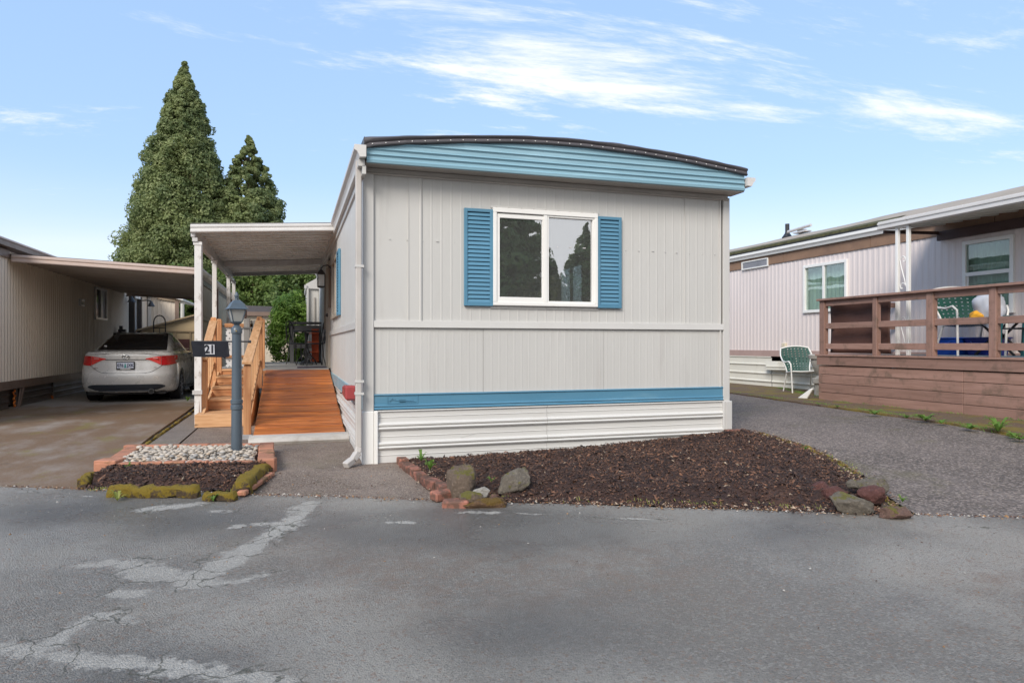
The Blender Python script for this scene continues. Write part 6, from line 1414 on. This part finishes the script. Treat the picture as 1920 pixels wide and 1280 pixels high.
MB().box(DX-.03, DX+.13, 3.0, 9.75, 1.99, 2.025).build('cap_rail', brownp['y'], dc, bev=.003)
for i, (p, q) in enumerate(zip(RY, RY[1:])):
    for z0, z1 in ((1.895, 1.985), (1.505, 1.60), (1.155, 1.25)): MB().box(DX+.035, DX+.072, q[0]+q[1]/2, p[0]-p[1]/2, z0, z1).build('rail', brownp['y'], dc, bev=.003)
for z0, z1 in ((1.895, 1.985), (1.505, 1.60), (1.155, 1.25)): MB().box(DX+.12, CX-.02, 9.62, 9.66, z0, z1).build('rail', brownp['x'], dc)
tarpm = M('brown_tarp', (.105, .05, .038), .6, .15, 2, bmp=.4, bscale=4, bdist=.02)
t_ = []
rows = []
for i in range(31):
    y = 9.70-1.26*i/30; r_ = []
    for k in range(17):
        z = 1.09+.90*k/16; wv = .03*math.sin((y*4+z*5))+.025*mnoise.noise(Vector((y*2.5, z*2.5, 0)))+.02*math.sin(y*9-z*6); r_.append((8.99+wv*.35, y, z))
    rows.append(r_)
tp = tag(MB().strip(rows).build('tarp', tarpm, None, smooth=1, solid=.006), 'brown tarp hanging behind the left end of the deck railing', 'tarp')

# strap chairs
greens = M('dark_green_strap', (.006, .055, .042), .45, .15, 8); frm = M('white_tube', (.72, .71, .68), .35, .05, 4)
def strap_chair(name, label, s=1.0):
    t = thing(name, label, 'chair', (0, 0, 0), 'white tube chairs with green straps')
    def bk(u, v): # back surface
        w = .20+.07*sstep(v*1.3)-.05*max(0, v-.75)*2; return (w*1.12*u*s, (.20+.20*v+.02*(1-u*u))*s, (.40+.47*v+.04*(1-u*u)*v)*s)
    def stt(u, v): return (.235*u*s, (-.27+.46*v)*s, (.425-.04*v-.015*(1-u*u))*s)
    edge = [bk(-1, v/8) for v in range(9)]+[bk(-1+2*k/6, 1) for k in range(1, 6)]+[bk(1, 1-v/8) for v in range(9)]
    MB().tube([stt(-1, 0)]+[stt(-1, .5), stt(-1, 1)]+edge+[stt(1, 1), stt(1, .5), stt(1, 0)], .014*s, 8).build('frame', frm, t, smooth=60)
    MB().tube([stt(-1, 0), stt(-.4, -.03), stt(.4, -.03), stt(1, 0)], .013*s, 8).build('seat_rail', frm, t, smooth=60)
    for sx in (-1, 1):
        MB().tube([bk(sx*1.02, .93), (sx*.31*s, .30*s, .72*s), (sx*.32*s, .12*s, .62*s), (sx*.32*s, -.10*s, .60*s), (sx*.31*s, -.25*s, .62*s), (sx*.29*s, -.31*s, .57*s), (sx*.28*s, -.30*s, .42*s), (sx*.27*s, -.29*s, 0)], .014*s, 8).build('arm', frm, t, smooth=60)
        MB().tube([stt(sx, .95), (sx*.25*s, .26*s, .2*s), (sx*.27*s, .33*s, 0)], .014*s, 8).build('leg', frm, t, smooth=60)
    for nm, fn, nu, nv in (('back_strap', bk, 8, 10), ('seat_strap', stt, 8, 9)):
        for k in range(nu):
            u = -.86+1.72*k/(nu-1); hw = .086; MB().strip([[(*(np.array(fn(u+d, v/8))+np.array((0, -.002 if (k+v) % 2 else .002, 0))),) for v in range(9)] for d in (-hw, hw)]).build(nm, greens, t)
        for k in range(nv):
            v = .05+.9*k/(nv-1); hv = .036; MB().strip([[fn(-1+2*q/8, min(1, max(0, v+d))) for q in range(9)] for d in (-hv, hv)]).build(nm, greens, t)
    return t
c1 = strap_chair('garden_chair', 'white tube chair with green woven straps on the moss at the deck\'s left end', 1.0)
c1.location = (9.72, 11.25, .29); c1.rotation_euler = (0, rad(-2), rad(-24))
c2 = strap_chair('deck_chair', 'white tube chair with green straps on the brown deck holding a bag', 1.17)
c2.location = (9.62, 7.62, 1.064); c2.rotation_euler = (0, 0, rad(-26))
bagw = M('white_bag_cloth', (.46, .48, .53), .7, .06, 4, c2=(.42, .46, .56), c2lo=.5, c2hi=.6, c2amt=.6, c2scale=7); bagy = M('yellow_bag_print', (.75, .36, .02), .6, .1, 5)
bg_ = thing('stuffed_bag', 'white and yellow stuffed bag sitting on the green strap chair', 'bag', (9.6, 7.5, 1.5))
def lump(c, s, seed):
    mb = MB().sphere((0, 0, 0), 1, 28, 18); mb.v = [tuple(Vector(c)+Vector((p[0]*s[0], p[1]*s[1], p[2]*s[2]))*(1+.30*mnoise.noise(Vector(p)*1.6+Vector((seed, 0, 0)))+.16*mnoise.noise(Vector(p)*4+Vector((seed, 2, 0)))+.06*mnoise.noise(Vector(p)*9))) for p in mb.v]; return mb
lump((9.45, 7.18, 1.76), (.15, .21, .25), 3).build('bag', bagw, bg_, smooth=80); lump((9.38, 7.28, 1.62), (.10, .12, .10), 16).build('print_patch', bagy, bg_, smooth=80)
bluem = M('blue_plastic', (.012, .075, .42), .35, .1, 5)
def tub(x, y, label, mat):
    t = thing('plastic_tub', label, 'tub', (x, y, 1.064), 'blue tubs on the deck')
    MB().prism([(x-.15, y-.2, 1.07), (x+.15, y-.2, 1.07), (x+.15, y+.2, 1.07), (x-.15, y+.2, 1.07)], (0, 0, .01)).add([(x-.15, y-.2, 1.07), (x+.15, y-.2, 1.07), (x+.15, y+.2, 1.07), (x-.15, y+.2, 1.07), (x-.18, y-.23, 1.32), (x+.18, y-.23, 1.32), (x+.18, y+.23, 1.32), (x-.18, y+.23, 1.32)], [(0,1,5,4),(1,2,6,5),(2,3,7,6),(3,0,4,7)]).build('tub_body', mat, t, bev=.02)
    MB().box(x-.20, x+.20, y-.25, y+.25, 1.32, 1.345).build('lid', mat, t, bev=.01); MB().tube([(x-.19, y+.12, 1.28), (x-.215, y+.08, 1.25), (x-.215, y-.08, 1.25), (x-.19, y-.12, 1.28)], .01, 6).build('handle', mat, t)
    mb = MB()
    for k in range(3): mb.lathe((x-.168, y-.1+k*.1, 1.19), [(.02, -.006), (.02, .004)], 10, 'x')
    mb.build('rivet', M('pale_blue_plastic', (.1, .25, .7), .4, .1, 5), t)
tub(10.02, 8.22, 'bright blue tub with lid on the deck left of the strap chair', bluem); tub(10.12, 7.72, 'darker blue tub behind the strap chair legs', M('dark_blue_plastic', (.015, .03, .22), .35, .1, 5))
t_ = thing('folding_stand', 'black folding stand with crossed legs under the deck chair', 'stand', (9.9, 7.3, 1.064))
for a, b in (((9.9, 7.75, 1.07), (9.9, 7.25, 1.55)), ((9.9, 7.15, 1.07), (9.9, 7.65, 1.55)), ((10.1, 7.75, 1.07), (10.1, 7.25, 1.55)), ((10.1, 7.15, 1.07), (10.1, 7.65, 1.55))): MB().beam(a, b, .02, .03).build('leg', blackbar, t_)
MB().box(9.85, 10.15, 7.2, 7.7, 1.55, 1.565).build('top', blackbar, t_)
teal = M('teal_metal', (.02, .12, .13), .4, .1, 5)
t_ = thing('teal_table', 'teal metal patio table at the right end of the visible deck', 'table', (9.6, 6.35, 1.064))
MB().box(9.35, 9.95, 5.95, 6.72, 1.56, 1.585).build('table_top', teal, t_)
for x in (9.4, 9.9):
    for y in (6.0, 6.66): MB().tube([(x, y, 1.065), (x, y, 1.56)], .016, 8).build('leg', teal, t_)
t_ = thing('teal_chair', 'teal tube chair tucked behind the patio table', 'chair', (9.4, 6.9, 1.064))
MB().tube([(9.3, 6.92, 1.07), (9.3, 6.9, 1.45), (9.32, 6.88, 1.62), (9.7, 6.88, 1.62), (9.72, 6.9, 1.45), (9.72, 6.92, 1.07)], .016, 8).build('frame', teal, t_); MB().box(9.3, 9.72, 6.5, 6.9, 1.44, 1.46).build('seat', blackbar, t_); MB().tube([(9.3, 6.5, 1.07), (9.3, 6.5, 1.45)], .014, 8).tube([(9.72, 6.5, 1.07), (9.72, 6.5, 1.45)], .014, 8).build('leg', teal, t_)
bdk = M('dark_cushion', (.03, .035, .03), .9, .2, 10)
t_ = thing('dark_cushion', 'dark grey cushion heaped on the deck under the teal table', 'cushion', (9.8, 6.3, 1.064)); lump((9.85, 6.35, 1.17), (.16, .28, .10), 12).build('cushion', bdk, t_, smooth=80)
t_ = thing('grey_rug', 'blue grey outdoor rug lying on the brown deck', 'rug', (9.6, 7, 1.064)); MB().box(9.0, 10.25, 5.2, 8.1, 1.0635, 1.070).build('rug', M('rug_fabric', (.20, .24, .28), .95, .15, 30), t_)
# urn
urnm = M('aged_concrete_urn', (.40, .37, .32), .85, .15, 6, c2=(.25, .23, .16), c2lo=.5, c2hi=.7, c2amt=.6, c2scale=5)
t_ = thing('garden_urn', 'weathered concrete pedestal urn squeezed between chair and deck', 'planter', (9.45, 10.25, .27))
MB().lathe((9.42, 10.28, 0), [(.20, .27), (.20, .50), (.24, .52), (.24, .60), (.18, .62), (.14, .66), (.20, .74), (.27, .92), (.26, .96), (.30, .97), (.31, 1.03), (.28, 1.05), (.26, 1.0)], 20).build('urn', urnm, t_, smooth=40)
t_ = thing('white_fabric_scrap', 'crumpled white plastic scrap at the bottom corner of the deck', 'scrap', (8.72, 9.85, .27)); MB().prism([(8.70, 9.80, .46), (8.68, 9.84, .46), (8.60, 10.10, .26), (8.66, 9.92, .26)], (.06, .03, 0)).build('scrap', white, t_, bev=.01)

# ------------------------------------------------------------------ weeds, moss strips and grass tufts
weedm = leafmat('weed_leaf', (.20, .33, .06), (.13, .25, .05), (.28, .36, .10), 9, 20); weedy = leafmat('yellow_green_blade', (.40, .42, .10), (.30, .34, .08), (.5, .46, .2), 9, 20)
def weed(x, y, z, r, n, seed, label, mat=None, up=.6, grp='dandelion weeds along the drive edge'):
    R4 = random.Random(seed); mb = MB()
    for k in range(n):
        a = 6.283*k/n+R4.uniform(-.3, .3); l = r*R4.uniform(.6, 1.1); w = l*R4.uniform(.10, .17); e = R4.uniform(up*.5, up*1.3); rows = []
        for i in range(6):
            t = i/5; hh = z+l*(e*math.sin(t*2.2))*.75; rr = l*t; ww = w*math.sin(math.pi*min(1, t*.9+.08))*(1+.35*(i % 2)); s = (-math.sin(a)*ww, math.cos(a)*ww)
            rows.append([(x+math.cos(a)*rr-s[0], y+math.sin(a)*rr-s[1], hh+ww*.3), (x+math.cos(a)*rr, y+math.sin(a)*rr, hh), (x+math.cos(a)*rr+s[0], y+math.sin(a)*rr+s[1], hh+ww*.3)])
        mb.strip(rows)
    return tag(mb.build('weed', mat or weedm, None, smooth=1), label, 'weed', grp)
for i, (u, v, r, n, lb) in enumerate([(1640, 786, .16, 12, 'leafy weed below the left part of the brown deck'), (1735, 798, .19, 16, 'wide cluster of pale weeds midway along the drive edge'), (1700, 793, .12, 10, 'small weed left of the wide cluster'), (1765, 803, .12, 10, 'low weed right of the wide cluster'),
                            (1820, 812, .15, 14, 'bright dandelion with flat rosette near the right edge'), (1872, 815, .20, 12, 'tallest upright yellow green weed at the drive edge'), (1900, 822, .13, 12, 'weed beside the tallest one toward the frame edge'), (1570, 771, .09, 8, 'tiny weed at the drive edge under the deck corner'), (1535, 766, .07, 7, 'smallest weed left of the deck corner'), (1912, 826, .12, 12, 'weed cut by the right frame edge')]):
    x, y = atz(u, v, .22); weed(x, y, g(x, y)+.035, r*.8, n, 50+i, lb, None, 1.1 if 'tallest upright' in lb else .55)
for i, (u, v, r, lb, m_) in enumerate([(790, 880, .10, 'small green sprout behind the brick edging', weedm), (806, 898, .11, 'green sprout at the second brick gap', weedm), (822, 918, .07, 'tiny sprout on the front bricks', weedm), (921, 922, .06, 'sprout between white stone and grey boulder', weedm), (220, 938, .10, 'yellow green grass tuft in front of the long mossy timber', weedy), (400, 940, .07, 'grass tuft in front of the short mossy timber', weedm), (1692, 962, .06, 'green sprout among the right cluster rocks', weedm),
                                 (1510, 858, .06, 'sprout at the right border of the mulch', weedm), (352, 752, .12, 'green weed beside the white canopy post', weedm), (240, 895, .07, 'sprout at the left end of the planter mulch', weedm)]):
    x, y = atg(u, v, .02); zz = g(x, y)+(.10 if 'canopy' not in lb and 'timber' not in lb and 'bricks' not in lb else .02); weed(x, y, zz, r*.75, 9, 80+i, lb, m_, 1.3, 'small sprouts around the beds')
def tufts(name, label, pts, n, h, mat, seed):
    R5 = random.Random(seed); mb = MB()
    for _ in range(n):
        i = R5.randrange(len(pts)-1); t = R5.random(); x = pts[i][0]+(pts[i+1][0]-pts[i][0])*t+R5.gauss(0, .035); y = pts[i][1]+(pts[i+1][1]-pts[i][1])*t+R5.gauss(0, .035)
        if mnoise.noise(Vector((x*3, y*3, seed))) < -.02: continue
        z = g(x, y)+.01; a = R5.uniform(0, 6.28); l = h*R5.uniform(.4, 1.3); w = .0035; dx, dy = math.cos(a)*l*R5.uniform(.2, .9), math.sin(a)*l*R5.uniform(.2, .9)
        mb.add([(x-w*math.sin(a), y+w*math.cos(a), z), (x+w*math.sin(a), y-w*math.cos(a), z), (x+dx*.6+w*.6, y+dy*.6, z+l*.6), (x+dx, y+dy, z+l*.8)], [(0, 1, 2, 3)])
    return tag(mb.build(name, mat, None), label, None, None, 'stuff')
fe = [(1.3, edge_y(1.3)+.06), (2.2, edge_y(2.2)+.05), (3.0, edge_y(3)+.05), (3.7, edge_y(3.7)+.04)]
tufts('front_grass', 'sparse yellow green grass along the road edge of the front bed', [(x, y+.08) for x, y in fe], 420, .045, weedy, 3)
tufts('bed_side_grass', 'sparse moss and grass along the right border of the front bed', [(4.3, 4.0), (4.75, 4.8), (5.05, 5.5), (5.2, 6.6)], 420, .03, weedy, 5)
tufts('planter_grass', 'sparse grass at the foot of the mossy timbers', [(-1.6, 6.48), (-1.3, edge_y(-1.3)+.04), (-.4, edge_y(-.4)+.05)], 260, .04, weedy, 6)
tufts('verge_grass', 'small green seedlings along the verge', [(7.5, 5.2), (7.8, 7.0), (8.1, 9.0), (8.35, 11.5)], 1500, .05, weedm, 7)
tufts('deck_foot_grass', 'green seedlings growing at the foot of the deck boards', [(8.70, 5.4), (8.70, 9.7)], 900, .05, weedm, 9)
tufts('chair_grass', 'green grass patch on the soil below the garden chair', [(9.2, 10.2), (9.6, 11.2), (10.2, 12.5)], 1800, .05, weedm, 10)
def moss_strip(name, label, pts, w, h, seed):
    rows = []
    P = []
    for (a, b) in zip(pts, pts[1:]):
        n = max(2, int(math.dist(a, b)/.04))
        for i in range(n): P.append((a[0]+(b[0]-a[0])*i/n, a[1]+(b[1]-a[1])*i/n))
    for i, (x, y) in enumerate(P[:-1]):
        dx, dy = P[i+1][0]-x, P[i+1][1]-y; L2 = math.hypot(dx, dy); nx, ny = -dy/L2, dx/L2; ww = w*max(.12, .7+1.1*mnoise.noise(Vector((x*3, y*3, seed)))); r = []
        for k in range(7):
            s = (k/3-1)*ww; xx, yy = x+nx*s, y+ny*s; r.append((xx, yy, g(xx, yy)+.004+h*(1-(k/3-1)**2)*max(.1, .7+mnoise.noise(Vector((xx*12, yy*12, seed))))-(.012 if k in (0, 6) else 0)))
        rows.append(r)
    return tag(MB().strip(rows).build(name, mossm, None, smooth=1), label, None, None, 'stuff')
moss_strip('bed_moss', 'orange green moss along the right border of the front bed', [(4.15, 3.75), (4.6, 4.5), (4.9, 5.1), (5.12, 5.8), (5.2, 6.8)], .04, .03, 3)
moss_strip('driveway_moss', 'moss along the crack between driveway and paving strip', [(-1.70, 7.2), (-1.66, 8.6), (-1.68, 11), (-1.7, 14)], .03, .02, 5)

# ------------------------------------------------------------------ litter: grit, leaf bits and bark crumbs on the road and along its edge
def litter(name, label, n, pick, mats, seed, size):
    R6 = random.Random(seed); vs = []; fs = []; mi = []
    for _ in range(n):
        x, y, z = pick(R6); l = R6.uniform(*size)*(1.8 if R6.random() < .08 else 1); w = l*R6.uniform(.3, .8); a = R6.uniform(0, 6.28); h = l*R6.uniform(.15, .4); b = len(vs)
        dx, dy = math.cos(a)*l/2, math.sin(a)*l/2; sx, sy = -math.sin(a)*w/2, math.cos(a)*w/2
        vs += [(x-dx, y-dy, z), (x+sx, y+sy, z), (x+dx, y+dy, z), (x-sx, y-sy, z), (x, y, z+h)]; fs += [(b, b+1, b+4), (b+1, b+2, b+4), (b+2, b+3, b+4), (b+3, b, b+4)]; mi += [R6.randrange(len(mats))]*4
    me = bpy.data.meshes.new(name); me.from_pydata(vs, [], fs)
    for m_ in mats: me.materials.append(m_)
    me.polygons.foreach_set('material_index', mi); return tag(link_mesh(name, me, (0, 0, 0), None), label, None, None, 'stuff')
leafb = M('dead_leaf', (.30, .16, .06), .8, .3, 20); grit_p = M('pale_grit', (.42, .39, .35), .8, .2, 20)
def onroad(r):
    x = r.uniform(-4.5, 6.5); y = edge_y(x)-abs(r.gauss(0, 1.6))-.02; return x, y, .022-.02*sstep((edge_y(x)-y)/2)
def onedge(r):
    x = r.uniform(-6, 6.5); d = abs(r.gauss(0, .05)); return x, edge_y(x)-d+.03, .028
def onwalk(r):
    x = r.uniform(-1.2, 1.05); y = r.uniform(edge_y(x)+.05, 8.6); return x, y, g(x, y)+.008
litter('road_grit', 'tiny leaf bits and grit scattered on the road', 650, onroad, [leafb, grit_p, CH[1]], 3, (.006, .016))
litter('edge_crumbs', 'bark crumbs and soil gathered along the road edge', 2600, onedge, [CH[1], CH[0], CH[2], leafb, grit_p], 4, (.008, .022))
litter('walkway_grit', 'grit and bark crumbs on the walkway', 420, onwalk, [CH[1], leafb, grit_p], 5, (.006, .016))
def spill(r):
    i = r.randrange(len(FB)); a, b = FB[i], FB[(i+1) % len(FB)]; t = r.random(); x = a[0]+(b[0]-a[0])*t+r.gauss(0, .06); y = a[1]+(b[1]-a[1])*t+r.gauss(0, .06)
    if y > 6.85: y = 6.8
    return x, y, g(x, y)+.03
litter('mulch_spill', 'loose bark pieces spilled around the front bed', 2600, spill, [CH[0], CH[1], CH[2], CH[3]], 6, (.010, .03))
